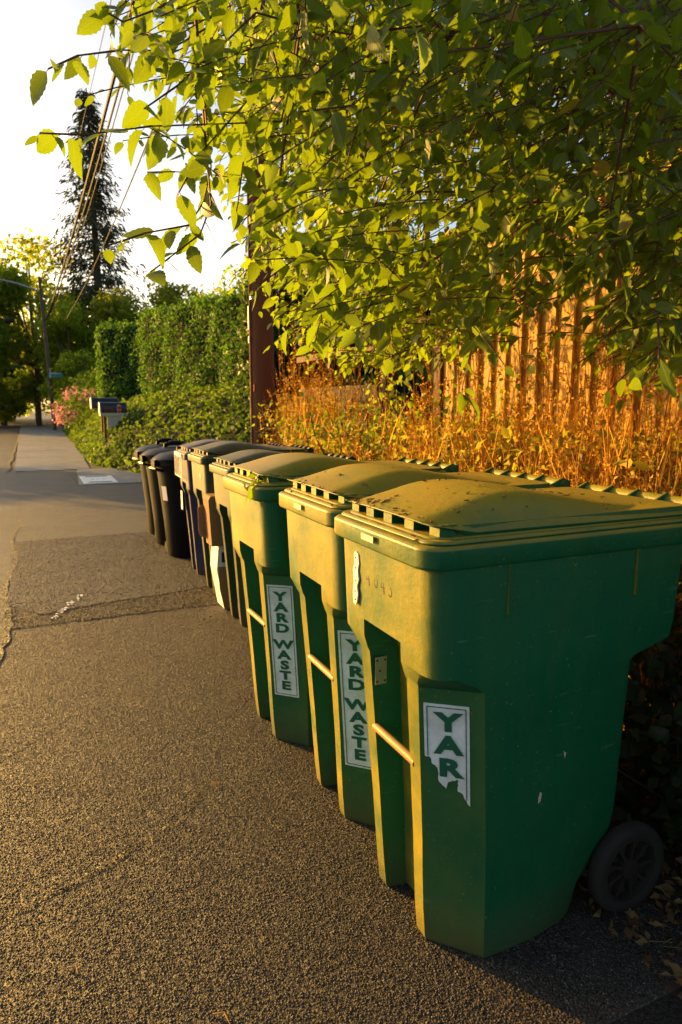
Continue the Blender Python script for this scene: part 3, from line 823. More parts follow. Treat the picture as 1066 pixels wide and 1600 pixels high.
FP = (.85, 41.0)
t = empty('utility_pole', (FP[0], FP[1], 0), 0); tag(t, 'distant leaning utility pole with street lamp arm by the trees', 'utility pole')
mb = MB(); mb.tube([(.12, 0, -.2), (0, 0, 4), (-.16, 0, 8.2)], [.11, .10, .08], 14); mb.build('post', M['bark'], t, True)
mb = MB(); mb.tube([(-.15, 0, 7.45), (-1.2, -.2, 7.75), (-2.4, -.4, 7.95)], [.05, .05, .045], 8); arm = mb.build('lamp_arm', M['metal'], t, True)
mb = MB(); mb.loft([[(-2.35, -.40 + s * .05, 7.93 + c * .04) for s, c in ((-1, -1), (1, -1), (1, 1), (-1, 1))], [(-2.6, -.42 + s * .13, 7.93 + c * .06) for s, c in ((-1, -1), (1, -1), (1, 1), (-1, 1))], [(-3.0, -.45 + s * .12, 7.95 + c * .05) for s, c in ((-1, -1), (1, -1), (1, 1), (-1, 1))], [(-3.1, -.46 + s * .04, 7.96 + c * .02) for s, c in ((-1, -1), (1, -1), (1, 1), (-1, 1))]]); mb.build('lamp_head', M['metal'], arm, True, .01)
mb = MB(); mb.lathe([(.10, 0), (.12, .02), (.12, .45), (.08, .5)], 14, Matrix.Translation((-2.0, -.6, 5.75)) @ Matrix.Rotation(rad(80), 4, 'Y')); mb.build('cable_box', M['cable'], t, True)
t2 = empty('street_sign', (FP[0] + .35, FP[1] - .35, 2.9)); tag(t2, 'small teal street name sign on the distant pole', 'sign')
mb = MB(); mb.box(-.38, .38, -.01, .01, 0, .2); mb.build('blade', M['teal'], t2, False, .01)
mb = MB(); mb.box(.28, .30, -.35, .35, .24, .44); mb.build('blade', M['teal'], t2, False, .006)
mb = MB(); mb.box(-.31, -.27, -.02, .3, -.05, .5); mb.box(-.31, .29, -.006, .014, .2, .245); mb.build('bracket', M['metal'], t2)

def cable(a, b, sag, r, label, n=28):
    a = np.array(a, float); b = np.array(b, float); mb = MB()
    P = [a + (b - a) * k / n - np.array([0, 0, sag * 4 * (k / n) * (1 - k / n)]) for k in range(n + 1)]
    mb.tube(P, r, 6)
    o = mb.build('overhead_cable', M['cable'], None, True); tag(o, label, 'cable', 'overhead cables')
cable((FP[0] + .05, FP[1], 6.0), (2.40, 8.0, 9.6), .45, .040, 'thickest overhead cable of the bundle running to the brown pole')
cable((FP[0] + .12, FP[1], 6.05), (2.52, 8.0, 9.5), .55, .026, 'overhead cable running close beside the thickest one')
cable((FP[0] + .10, FP[1], 5.9), (2.44, 8.0, 9.1), .75, .014, 'thin overhead wire sagging under the cable bundle')
cable((1.6, 36.0, 5.4), (2.66, 8.0, 7.4), .45, .017, 'lone overhead cable well right of the cable bundle')
cable((FP[0] - .1, FP[1], 7.6), (2.3, 8.0, 10.3), .3, .009, 'topmost hair thin overhead wire')

# ------------------------------------------------------------------ fence and gate frame
FX = 3.5
t = empty('wooden_fence', (FX, 2.6, 0)); tag(t, 'tall board and batten wooden fence lit orange behind the dry weeds', 'fence')
Y0, Y1, FZ = -1.6, 5.42, 2.85
mb = MB()
y = Y1; k = 0
while y > Y0:
    wd = .185; dx = .004 * rng.normal()
    mb.box(dx, .028 + dx, y - 2.6 - wd + .004, y - 2.6, .02, FZ + rng.normal() * .008); y -= wd; k += 1
mb.build('board_panel', M['fence'], t, False, .002)
mb = MB(); y = Y1
while y > Y0:
    y -= .185; mb.box(-.026, -.006, y - 2.6 - .022, y - 2.6 + .022, .02, FZ - .01)
mb.build('batten_panel', M['fence'], t, False, .002)
mb = MB(); mb.box(-.045, .075, Y0 - 2.6, Y1 - 2.6 + .02, FZ + .03, FZ + .07); mb.build('cap_rail', M['fence'], t, False, .003)
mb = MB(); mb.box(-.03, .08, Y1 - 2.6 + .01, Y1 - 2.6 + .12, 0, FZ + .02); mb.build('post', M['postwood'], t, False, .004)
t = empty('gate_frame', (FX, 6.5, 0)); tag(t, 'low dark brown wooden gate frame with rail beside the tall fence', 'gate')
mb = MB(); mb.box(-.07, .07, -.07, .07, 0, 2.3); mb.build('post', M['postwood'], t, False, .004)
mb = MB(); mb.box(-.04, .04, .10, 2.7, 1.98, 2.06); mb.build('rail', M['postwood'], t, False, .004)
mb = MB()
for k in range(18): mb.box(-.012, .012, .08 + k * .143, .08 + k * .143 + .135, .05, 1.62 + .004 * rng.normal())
mb.build('board_panel', M['shadedwood'], t, False, .002)
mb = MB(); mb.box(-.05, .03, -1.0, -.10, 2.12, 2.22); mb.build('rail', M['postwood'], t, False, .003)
# dark shed seen through the gap
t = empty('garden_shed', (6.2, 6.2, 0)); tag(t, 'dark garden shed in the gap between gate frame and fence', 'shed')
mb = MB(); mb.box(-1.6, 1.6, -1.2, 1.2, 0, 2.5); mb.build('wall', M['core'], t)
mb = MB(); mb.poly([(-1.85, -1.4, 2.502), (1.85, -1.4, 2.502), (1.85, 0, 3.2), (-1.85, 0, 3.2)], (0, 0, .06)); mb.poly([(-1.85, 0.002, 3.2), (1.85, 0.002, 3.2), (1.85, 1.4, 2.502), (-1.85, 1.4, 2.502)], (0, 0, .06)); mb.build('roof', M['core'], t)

# ------------------------------------------------------------------ overhanging elm
elm = empty('overhanging_elm', (5.0, 4.6, 0)); tag(elm, 'large elm behind the fence whose leafy branches hang over the bins', 'tree')
E0 = np.array([5.0, 4.6, 0])
mb = MB(); mb.tube([Vector(p) for p in ((0, 0, 0), (-.05, -.02, 1.2), (-.1, -.1, 2.6), (-.1, .0, 3.8), (.1, .1, 6.0))], [.30, .24, .21, .17, .06], 14); mb.build('trunk', M['bark'], elm, True)
def curve(a, b, lift, n=10, jit=.03):
    a = np.array(a, float); b = np.array(b, float); P = []
    for k in range(n + 1):
        q = k / n; p = a + (b - a) * q; p[2] += lift * 4 * q * (1 - q)
        if 0 < k < n: p += rng.normal(size=3) * jit
        P.append(p)
    return P
top = np.array([4.7, 4.4, 3.5])
limb_ends = [at(300, -40, 2.6), at(470, 40, 2.7), at(700, 60, 2.7), at(930, 120, 2.6), at(820, 300, 3.2), at(500, 200, 5.2), at(650, 100, 4.6), at(400, 120, 6.4), at(1000, 40, 2.2), at(560, -60, 3.5)]
limbs = []
for e in limb_ends:
    P = curve(top + [rng.uniform(-.1, .9), rng.uniform(-.5, 1.0), rng.uniform(-.5, 2.2)], e, .35, 12, .07); limbs.append(P)
    mb = MB(); mb.tube([Vector(p - E0) for p in P], [.05 * (1 - k / 12) ** 1.3 + .005 for k in range(13)], 7); mb.build('limb', M['twig'], elm, True)
allp = np.array([p for P in limbs for p in P[4:]])

def in_poly(pts, poly):
    x, y = pts[:, 0], pts[:, 1]; r = np.zeros(len(pts), bool); n = len(poly); j = n - 1
    for i in range(n):
        xi, yi = poly[i]; xj, yj = poly[j]
        c = ((yi > y) != (yj > y)) & (x < (xj - xi) * (y - yi) / (yj - yi + 1e-9) + xi); r ^= c; j = i
    return r
def sample(poly, n):
    P = np.array(poly, float); lo, hi = P.min(0), P.max(0); out = np.zeros((0, 2))
    while len(out) < n:
        q = rng.uniform(lo, hi, (n * 3, 2)); out = np.concatenate([out, q[in_poly(q, poly)]])
    return out[:n]

crown = Leaves()
def spray(path, nl, size, tmpl, mi=0, rad0=.0035, spread=1.0, rbias=0.0, hang=.48):
    """a twig with alternate leaves"""
    path = np.array(path); n = len(path) - 1
    crown.sticks(path[:-1], path[1:], rad0, rad0 * .7, 2)
    tt = np.linspace(.06, .995, nl) * n
    i = np.minimum(tt.astype(int), n - 1); fr = (tt - i)[:, None]
    P = path[i] * (1 - fr) + path[i + 1] * fr
    d = unit(path[i + 1] - path[i])
    side = unit(np.cross(d, np.array([0, 0, 1.])) + 1e-6) * ((-1.0) ** np.arange(nl))[:, None]
    D = d * .45 + side * .75 * spread + np.array([0, 0, -hang]) + rng.normal(size=(nl, 3)) * .42
    N = np.array([0, 0, 1.]) + rng.normal(size=(nl, 3)) * .65 + side * .3
    stem = unit(D) * size * .12
    crown.sticks(P, P + stem, .0012, .001, 2)
    crown.add(tmpl, P + stem, D, N, size * rng.uniform(.5, 1.25, nl), np.clip(rng.beta(2, 2, nl) * .92 + rbias + (rng.random(nl) > .965) * .5, 0, 1), mi)

def px_path(pts, d0, d1):
    n = len(pts); return [at(x, y, d0 + (d1 - d0) * k / (n - 1)) for k, (x, y) in enumerate(pts)]
# the sprays that stand out against the sky
for pts, d0, d1, nl, sz in [
    ([(440, 190), (330, 195), (230, 205), (130, 203), (62, 208)], 2.6, 2.15, 17, .092),
    ([(330, 40), (260, 60), (190, 85), (120, 98), (75, 108)], 2.5, 2.2, 15, .078),
    ([(300, -20), (250, 10), (200, 20), (150, 10)], 2.4, 2.3, 12, .080),
    ([(330, 260), (315, 310), (280, 345), (230, 375), (165, 385)], 2.5, 2.1, 13, .092),
    ([(330, 320), (310, 370), (270, 410), (235, 425)], 2.4, 2.1, 8, .090),
    ([(400, 20), (330, 80), (270, 130), (225, 170)], 2.6, 2.2, 14, .086),
    ([(420, 120), (360, 190), (310, 250), (280, 300)], 2.7, 2.2, 14, .088),
    ([(470, 20), (430, 110), (395, 220), (370, 330)], 2.8, 2.4, 16, .088),
    ([(700, 380), (720, 460), (735, 540), (728, 600), (722, 625)], 2.7, 2.5, 13, .090),
    ([(560, 380), (520, 440), (500, 500), (490, 545)], 2.9, 2.6, 13, .095),
    ([(950, 350), (985, 430), (1010, 510), (1030, 575)], 2.3, 2.0, 13, .095),
    ([(640, 300), (600, 400), (605, 480), (612, 560)], 3.0, 2.7, 15, .090),
    ([(520, -30), (600, 15), (660, 40)], 1.9, 1.75, 9, .10),
    ([(640, 90), (560, 150), (470, 175)], 2.1, 1.95, 11, .098),
    ([(430, 330), (460, 370), (520, 380)], 2.3, 2.2, 8, .095)]:
    P = np.array(px_path(pts, d0, d1)); P[1:-1] += rng.normal(size=(len(P) - 2, 3)) * .015
    spray(P, nl, sz, LEAF_BIG, 0)
    j = np.argmin(np.linalg.norm(allp - P[0], axis=1)); crown.sticks([allp[j]], [P[0]], .006, .0035, 2)
NEAR = [(165, -40), (215, 95), (240, 170), (270, 240), (330, 330), (395, 360), (470, 430), (560, 440), (700, 420), (870, 370), (960, 400), (1090, 460), (1110, -60)]
LOW = [(470, 420), (500, 530), (600, 560), (690, 520), (760, 560), (870, 470), (950, 480), (1010, 590), (1100, 610), (1100, 400), (870, 360), (700, 400)]
RIGHT = [(420, -40), (450, 260), (560, 330), (800, 340), (1110, 380), (1110, -60)]
def fill(poly, n, d0, d1, nl, size, tmpl, mi, spread=1.0, rb=0.0, length=.42):
    Q = sample(poly, n)
    for (x, y) in Q:
        d = rng.uniform(d0, d1); a = at(x, y, d)
        az = rng.normal() * .9 + math.pi * .95; L = length * rng.uniform(.6, 1.2)
        dr = np.array([math.cos(az), math.sin(az) * .8, -.35 + rng.normal() * .3]); dr /= np.linalg.norm(dr)
        a = a - dr * L * .5 + np.array([0, 0, .06])
        P = [a + dr * L * k / 4 + np.array([0, 0, -.10 * L * (k / 4) ** 2]) for k in range(5)]
        spray(P, max(4, int(nl * rng.uniform(.7, 1.2))), size, tmpl, mi, .0025 if d < 3.4 else .004, spread, rb)
        if rng.random() < .6:
            j = np.argmin(np.linalg.norm(allp - a, axis=1))
            if np.linalg.norm(allp[j] - a) < .2: crown.sticks([allp[j]], [a], .006, .003, 2)
fill(NEAR, 190, 1.95, 3.2, 12, .066, LEAF_BIG, 0)
fill(RIGHT, 200, 2.1, 3.5, 12, .066, LEAF_BIG, 0)
fill(LOW, 84, 2.1, 3.3, 11, .068, LEAF_BIG, 0, length=.34)
MIDP = [(230, -40), (300, 150), (360, 300), (400, 400), (480, 520), (560, 555), (650, 500), (720, 470), (790, 390), (900, 360), (1100, 400), (1110, -60)]
fill(MIDP, 420, 3.1, 4.8, 12, .072, LEAF_MID, 1, 1.0, .0)
fill(RIGHT, 160, 3.1, 4.6, 12, .072, LEAF_MID, 1)
FARP = [(300, -40), (330, 120), (385, 300), (400, 420), (440, 470), (480, 560), (600, 560), (700, 480), (800, 440), (1100, 420), (1110, -60)]
fill([(430, 400), (480, 560), (610, 590), (690, 570), (720, 520), (760, 440), (600, 400)], 90, 4.0, 6.2, 12, .062, LEAF_MID, 1, 1.0, .1)
fill([(700, 420), (760, 560), (860, 560), (960, 540), (1090, 560), (1100, 380), (800, 380)], 36, 2.9, 4.2, 11, .066, LEAF_MID, 1)
fill([(940, 330), (960, 560), (1100, 590), (1110, 300)], 60, 2.2, 3.6, 11, .070, LEAF_BIG, 0)
fill([(560, 380), (600, 590), (720, 560), (730, 380)], 60, 2.8, 4.6, 11, .066, LEAF_MID, 1)
fill([(930, 300), (940, 500), (980, 600), (1100, 610), (1110, 300)], 70, 3.0, 4.4, 11, .056, LEAF_MID, 1)
fill([(690, 400), (700, 570), (760, 580), (770, 480), (740, 400)], 26, 3.4, 4.8, 11, .054, LEAF_MID, 1)
fill([(440, 420), (470, 545), (560, 585), (640, 585), (680, 560), (690, 430)], 70, 3.8, 6.0, 12, .058, LEAF_MID, 1, 1.0, .1)
fill(FARP, 520, 4.8, 7.6, 13, .070, LEAF_LOW, 1, 1.0, .05, .6)
cr = crown.build('crown', [M['leaf'], M['leafsmall'], M['twig']], elm)
cr.location = -Vector(E0)

# ------------------------------------------------------------------ weeds and undergrowth behind the bins
def bank_h(x, y):
    """height of the ivy bank"""
    ex = np.where(y > 16.8, 1.18 + (y - 16.8) * .012, 1.2 + (16.8 - y) * .27)
    d = np.maximum(x - ex, 0)
    h = 2.0 * (1 - np.exp(-d / 1.15))
    fy = np.clip((y - 9.0) / 1.2, 0, 1)
    return h * fy
weeds = Leaves()
def stalks(n, xr, yr, hr, tone, leafy, dens=1.0):
    x = rng.uniform(*xr, n); y = rng.uniform(*yr, n); h = hr[0] + (hr[1] - hr[0]) * rng.random(n) ** 1.5
    ok_ = x / np.maximum(y, .1) > .352; x, y, h = x[ok_], y[ok_], h[ok_]; n = len(x)      # none in front of the pole
    B = np.stack([x, y, np.zeros(n)], 1); lean = rng.normal(size=(n, 2)) * .10
    T = B + np.stack([lean[:, 0] * h, lean[:, 1] * h, h], 1); Mid = B * .45 + T * .55 + np.concatenate([rng.normal(size=(n, 2)) * .03, np.zeros((n, 1))], 1)
    r = np.clip(rng.normal(tone, .2, n), 0, 1)
    weeds.sticks(B, Mid, .0045, .0035, 0, r); weeds.sticks(Mid, T, .0035, .0012, 0, r)
    # side stems with seed heads
    k = 5
    for i in range(k):
        t_ = rng.uniform(.45, .95, n)[:, None]; q = B + (T - B) * t_
        d = np.stack([rng.normal(size=n) * .45, rng.normal(size=n) * .45, rng.uniform(.6, 1.2, n)], 1); L = rng.uniform(.08, .24, n)[:, None]
        e = q + unit(d) * L
        weeds.sticks(q, e, .0018, .001, 0, r)
        for s_ in range(int(5 * dens)):
            f_ = rng.uniform(.25, 1.0, n)[:, None]; pp = q + (e - q) * f_
            weeds.add(LEAF_LOW, pp, rng.normal(size=(n, 3)) + [0, 0, .4], rand_unit(n), rng.uniform(.010, .026, n), np.clip(r + rng.normal(size=n) * .2, 0, 1), 0)
    for s_ in range(leafy):
        t_ = (rng.uniform(.05, .85, n))[:, None]; q = B + (T - B) * t_
        weeds.add(LEAF_MID if s_ < 1 else LEAF_LOW, q, rng.normal(size=(n, 3)) * [1, 1, .5] + [0, 0, .1], rand_unit(n) + [0, 0, .7], rng.uniform(.03, .075, n), rng.random(n), 1 if rng.random() < .6 else 0)
stalks(480, (2.2, 3.35), (6.0, 9.6), (1.3, 2.25), .28, 4, 2.2)
stalks(150, (2.0, 3.3), (4.0, 6.2), (.8, 1.5), .7, 12)
stalks(520, (2.05, 3.4), (.8, 3.9), (1.05, 2.0), .35, 5, 2.2)
stalks(190, (1.75, 2.4), (.4, 4.6), (.7, 1.35), .75, 9)
stalks(120, (1.9, 2.8), (4.4, 8.0), (.6, 1.1), .8, 8)
n = 9000
x = rng.uniform(1.95, 3.4, n); y = rng.uniform(.5, 9.4, n); ok_ = (x / y > .352) & ((y < 3.9) | (y > 6.0) | (rng.random(n) < .35)); x, y = x[ok_], y[ok_]; n = len(x)
hz = rng.uniform(.1, 1.15, n) * np.where(y > 6, 1.15, 1.0)
cl_ = .5 + .5 * np.sin(x * 7 + 2 * np.sin(y * 3)) * np.sin(y * 5.3)
weeds.add(GRASS, np.stack([x, y, hz], 1), rng.normal(size=(n, 3)) * [.28, .28, .2] + [0, 0, 1], rand_unit(n), rng.uniform(.10, .32, n), np.clip(.3 + .3 * cl_ + rng.normal(size=n) * .2, 0, 1), 0)
n = 26000
x = rng.uniform(1.95, 3.4, n); y = rng.uniform(.5, 9.4, n); ok_ = (x / y > .352) & (np.sin(x * 4.1 + y * 1.7) + np.sin(y * 2.9) > .0); x, y = x[ok_], y[ok_]; n = len(x)
weeds.add(LEAF_LOW, np.stack([x, y, rng.uniform(.2, 1.25, n)], 1), rng.normal(size=(n, 3)), rand_unit(n) + [0, 0, .6], rng.uniform(.03, .07, n), rng.random(n) * .8, 1)
tag(weeds.build('dry_weeds', [M['dry'], M['weed']]), 'mass of dry orange weeds and seed stalks between bins and fence', 'weeds', None, 'stuff')
# low dark ivy and bramble at the foot of the weeds
ug = Leaves()
n = 5200
x = rng.uniform(1.72, 3.4, n); y = rng.uniform(-.6, 9.5, n); hh = rng.uniform(0, 1, n) ** .8 * (.25 + .65 * np.clip((x - 1.65) / .5, 0, 1))
ug.add(LEAF_IVY, np.stack([x, y, hh], 1), rng.normal(size=(n, 3)) * [1, 1, .5] + [-.6, -.2, -.1], rand_unit(n) + [-.4, -.3, .6], rng.uniform(.04, .085, n))
n = 420; x = rng.uniform(1.92, 2.6, n); y = rng.uniform(-.4, 3, n)
A = np.stack([x, y, np.zeros(n)], 1); ug.sticks(A, A + np.stack([rng.normal(size=n) * .25 - .1, rng.normal(size=n) * .25, rng.uniform(.2, .9, n)], 1), .003, .0012, 0, .95)
n = 3600; x = 1.66 + .55 * rng.random(n) ** .8; y = rng.uniform(-.2, 1.9, n)
ug.add(LEAF_IVY, np.stack([x, y, rng.uniform(0, .95, n) * np.clip((x - 1.55) / .3, .25, 1)], 1), rng.normal(size=(n, 3)) * [1, 1, .5] + [-.5, -.4, -.3], rand_unit(n) + [-.5, -.4, .5], rng.uniform(.035, .075, n), np.clip(rng.random(n) * .95, 0, 1))
tag(ug.build('undergrowth', M['darkivy']), 'dark ivy and bramble growing at the foot of the weeds', 'undergrowth', None, 'stuff')
# leaf litter
lt = Leaves(); n = 2600
x = 1.30 + np.abs(rng.normal(size=n)) * .30; y = rng.uniform(-.3, 8.5, n)
keep = (x > 1.48 - .25 * rng.random(n) ** 3); x, y = x[keep], y[keep]; n = len(x)
lt.add(LEAF_LOW, np.stack([x, y, rng.uniform(.008, .03, n)], 1), rng.normal(size=(n, 3)) * [1, 1, .22], rng.normal(size=(n, 3)) * .5 + [0, 0, 1], rng.uniform(.018, .05, n))
n = 900; A = np.stack([1.35 + np.abs(rng.normal(size=n)) * .3, rng.uniform(-.2, 3, n), rng.uniform(.008, .02, n)], 1)
lt.sticks(A, A + rng.normal(size=(n, 3)) * [.03, .03, .005], .0012, .0008)
n = 420; P = np.stack([rng.uniform(1.28, 1.8, n), rng.uniform(.55, 1.35, n), rng.uniform(.012, .035, n)], 1)
lt.add(LEAF_LOW, P, rng.normal(size=(n, 3)) * [1, 1, .25], rng.normal(size=(n, 3)) * .5 + [0, 0, 1], rng.uniform(.015, .045, n))
n = 120; P = np.stack([rng.uniform(.9, 1.35, n), rng.uniform(4.0, 7.6, n), np.full(n, .016)], 1)
lt.add(LEAF_LOW, P, rng.normal(size=(n, 3)) * [1, 1, .2], rng.normal(size=(n, 3)) * .4 + [0, 0, 1], rng.uniform(.012, .035, n))
tag(lt.build('leaf_litter', M['litter']), 'brown dead leaves and grit along the asphalt edge', 'leaf litter', None, 'stuff')
def one_leaf(px, py, label, L, mi='litter', flat=True):
    r = _D + _R * ((px - 533) / FPX) - _U * ((py - 800) / FPX); t_ = (.012 - CAM_H) / r[2]; p = np.array([0, 0, CAM_H]) + r * t_
    a = Leaves(); a.add(LEAF_MID, [p * 0], [rng.normal(size=3) * [1, 1, .1] + [0, 0, .1]], [[.2, .1, 1]], [L], [.9])
    a.sticks([p * 0], [rng.normal(size=3) * [.02, .02, .0] + [0, 0, .012]], .001, .0008)
    o = a.build('fallen_leaf', M[mi]); o.location = p; tag(o, label, 'leaf', 'fallen leaves on the asphalt')
one_leaf(338, 1220, 'curled brown leaf alone on the asphalt left of the green bins', .035)
one_leaf(284, 980, 'small yellow green leaf on the asphalt left of the far bins', .03, 'weed')
one_leaf(400, 1236, 'tiny tan leaf on the asphalt by the sticker bins', .018)
one_leaf(55, 1222, 'orange leaf scrap on the asphalt near the left edge', .02)
for i, (px, py, L, lab) in enumerate(((332, 1585, .05, 'pale twig on the asphalt at the bottom of the picture'), (105, 1512, .04, 'short pale twig on coarse asphalt at lower left'))):
    r = _D + _R * ((px - 533) / FPX) - _U * ((py - 800) / FPX); t_ = (.009 - CAM_H) / r[2]; p = Vector(np.array([0, 0, CAM_H]) + r * t_)
    mb = MB(); mb.tube([(0, 0, 0), (L * .5, -L * .2, .004), (L * .6, -L * .85, .002)], [.0022, .0018, .001], 6); o = mb.build('fallen_twig', M['bar'], None, True); o.location = p; tag(o, lab, 'twig', 'fallen twigs')

# individual leafy shrubs
def shrub(name, label, base, h, r, n, L, m, tmpl=LEAF_MID, group=None, stems=9, squash=.8):
    t = empty(name, base); tag(t, label, 'plant', group)
    lf = Leaves(); sb = Leaves()
    for k in range(stems):
        e = np.array([rng.normal() * r * .6, rng.normal() * r * .6, h * rng.uniform(.65, 1)])
        P = curve((rng.normal() * .04, rng.normal() * .04, 0), e, .05, 6, .02); P = np.array(P)
        sb.sticks(P[:-1], P[1:], .006, .0035)
        m_ = n // stems; tq = rng.uniform(.25, 1, m_) * 5.99; i = tq.astype(int); q = P[i] + (P[i + 1] - P[i]) * (tq - i)[:, None] + rng.normal(size=(m_, 3)) * r * .22
        lf.add(tmpl, q, rng.normal(size=(m_, 3)) + [-.2, 0, -.3], rand_unit(m_) + [0, 0, .6], rng.uniform(.7, 1.2, m_) * L)
    lf.build('foliage', m, t); sb.build('stem', M['twig'], t)
shrub('green_shrub', 'green leafy shrub with small leaves by the fence gap', (2.75, 4.7, 0), 1.75, .45, 1300, .045, M['leafsmall'])
shrub('leafy_vine', 'broad leaved green vine among the dry weeds at right', (2.15, 2.35, 0), 1.22, .15, 60, .095, M['leaf'], LEAF_BIG, None, 4)
shrub('green_shrub', 'dark green shrub in front of the tall fence near its free end', (3.0, 4.2, 0), 1.5, .42, 1200, .05, M['ivy'])
shrub('green_shrub', 'olive green bush in front of the low gate frame', (2.9, 6.4, 0), 1.5, .42, 1100, .05, M['weed'])
shrub('green_shrub', 'low dark green shrub in the middle of the dry weeds', (2.5, 5.6, 0), 1.35, .4, 900, .05, M['ivy'])
shrub('green_shrub', 'yellow green bush at the foot of the brown pole', (2.75, 7.6, 0), 1.45, .3, 700, .055, M['weed'])

shrub('green_shrub', 'tall mixed green shrub leaning on the middle of the sunlit fence', (2.6, 3.6, 0), 1.5, .38, 1000, .055, M['leafsmall'])
shrub('green_shrub', 'bushy green weed at the far right of the dry weeds', (2.5, 1.75, 0), 1.45, .30, 800, .06, M['weed'])
shrub('green_shrub', 'loose green weed rising behind the middle green bin', (2.25, 4.4, 0), 1.35, .30, 700, .05, M['ivy'])
shrub('green_shrub', 'round olive bush left of centre among the rusty weeds', (2.55, 6.7, 0), 1.4, .34, 800, .05, M['leafsmall'])
# ------------------------------------------------------------------ ivy bank, hedges
nx_, ny_ = 90, 130
X = np.linspace(1.0, 14, nx_); Y = np.linspace(8.6, 70, ny_)
GX, GY = np.meshgrid(X, Y, indexing='ij')
GZ = bank_h(GX, GY) - .06
V = np.stack([GX, GY, GZ], -1).reshape(-1, 3)
F = [(i * ny_ + j, (i + 1) * ny_ + j, (i + 1) * ny_ + j + 1, i * ny_ + j + 1) for i in range(nx_ - 1) for j in range(ny_ - 1)]
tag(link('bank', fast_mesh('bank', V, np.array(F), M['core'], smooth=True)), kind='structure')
iv = Leaves()
n = 30000
y = 9.0 + 31 * rng.random(n) ** 1.5; x = 1.15 + 5.2 * rng.random(n) ** 1.3
ex = np.where(y > 16.8, 1.18 + (y - 16.8) * .012, 1.2 + (16.8 - y) * .27)
x = x - 1.18 + ex + rng.normal(size=n) * .03
clump = np.sin(x * 5.1 + 1.3 * np.sin(y * 2.2)) * np.sin(y * 3.1 + x * 1.7) * .07
z = bank_h(x, y) + clump + rng.uniform(-.06, .12, n)
iv.add(LEAF_IVY, np.stack([x, y, np.maximum(z, .03)], 1), rng.normal(size=(n, 3)) * [1, 1, .5] + [-.8, -.5, -.3], rand_unit(n) * .9 + [-.45, -.3, .7], rng.uniform(.06, .115, n) * (1 + np.clip(y - 20, 0, 20) * .03), np.clip(.45 + clump * 3 + rng.normal(size=n) * .22, 0, 1))
tag(iv.build('ivy', M['ivy']), 'bank of green ivy running beside the pavement', 'ivy', None, 'stuff')

def hedge(label, A, B, thick, z0, z1, n, L, m, group='clipped hedges along the bank', top_slope=0.0):
    A = np.array(A, float); B = np.array(B, float); d = B - A; ln = np.linalg.norm(d); d /= ln; nr = np.array([-d[1], d[0]])   # nr points away from the street
    if nr[0] < 0: nr = -nr
    t = empty('hedge', (*((A + B) / 2), z0)); tag(t, label, 'hedge', group); o = np.array([*((A + B) / 2), z0])
    lf = Leaves()
    def P3(u, v, z): return np.stack([A[0] + d[0] * u + nr[0] * v, A[1] + d[1] * u + nr[1] * v, z], -1)
    def wob(u, z): return .07 * np.sin(u * 2.3 + z * 1.7) + .05 * np.sin(u * 5.1 - z * 4.0)
    ar = [ln * (z1 - z0), ln * thick, thick * (z1 - z0), thick * (z1 - z0)]; tot = sum(ar)
    for side in range(4):
        k = int(n * ar[side] / tot)
        if side == 0: u = rng.uniform(0, ln, k); z = rng.uniform(z0, z1, k); v = wob(u, z) + rng.normal(size=k) * .05; N = np.tile([*-nr, .35], (k, 1))
        elif side == 1: u = rng.uniform(0, ln, k); v = rng.uniform(0, thick, k); z = np.full(k, z1) + wob(u, v) + rng.normal(size=k) * .05; N = np.tile([0, 0, 1.], (k, 1))
        elif side == 2: v = rng.uniform(0, thick, k); z = rng.uniform(z0, z1, k); u = wob(v, z) + rng.normal(size=k) * .05; N = np.tile([*-d, .3], (k, 1))
        else: v = rng.uniform(0, thick, k); z = rng.uniform(z0, z1, k); u = ln + wob(v, z) + rng.normal(size=k) * .05; N = np.tile([*d, .3], (k, 1))
        P = P3(u, v, z + top_slope * u / ln * (z - z0) / (z1 - z0)) - o
        lf.add(LEAF_LOW, P, rng.normal(size=(k, 3)) + [0, 0, -.5], N + rng.normal(size=(k, 3)) * .5, L * rng.uniform(.7, 1.25, k))
    lf.build('foliage', m, t)
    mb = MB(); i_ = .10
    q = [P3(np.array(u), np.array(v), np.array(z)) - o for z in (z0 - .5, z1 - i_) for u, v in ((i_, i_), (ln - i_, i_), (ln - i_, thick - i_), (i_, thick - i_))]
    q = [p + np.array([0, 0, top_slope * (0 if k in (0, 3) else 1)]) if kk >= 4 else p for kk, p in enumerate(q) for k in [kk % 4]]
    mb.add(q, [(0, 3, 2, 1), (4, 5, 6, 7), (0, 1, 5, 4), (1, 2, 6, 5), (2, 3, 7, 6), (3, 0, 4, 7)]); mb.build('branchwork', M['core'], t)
hedge('farther clipped hedge with the lower squared top', (2.05, 24.5), (3.6, 22.0), 1.5, 1.0, 3.98, 9000, .11, M['hedge'])
hedge('nearer and taller clipped hedge running up to the brown pole', (2.92, 20.5), (4.7, 13.2), 1.4, .9, 3.98, 20000, .095, M['hedge'], top_slope=-.12)
hedge('dark laurel hedge seen right of the brown pole', (3.55, 11.8), (7.2, 11.0), 1.3, .4, 3.5, 9000, .12, M['laurel'])

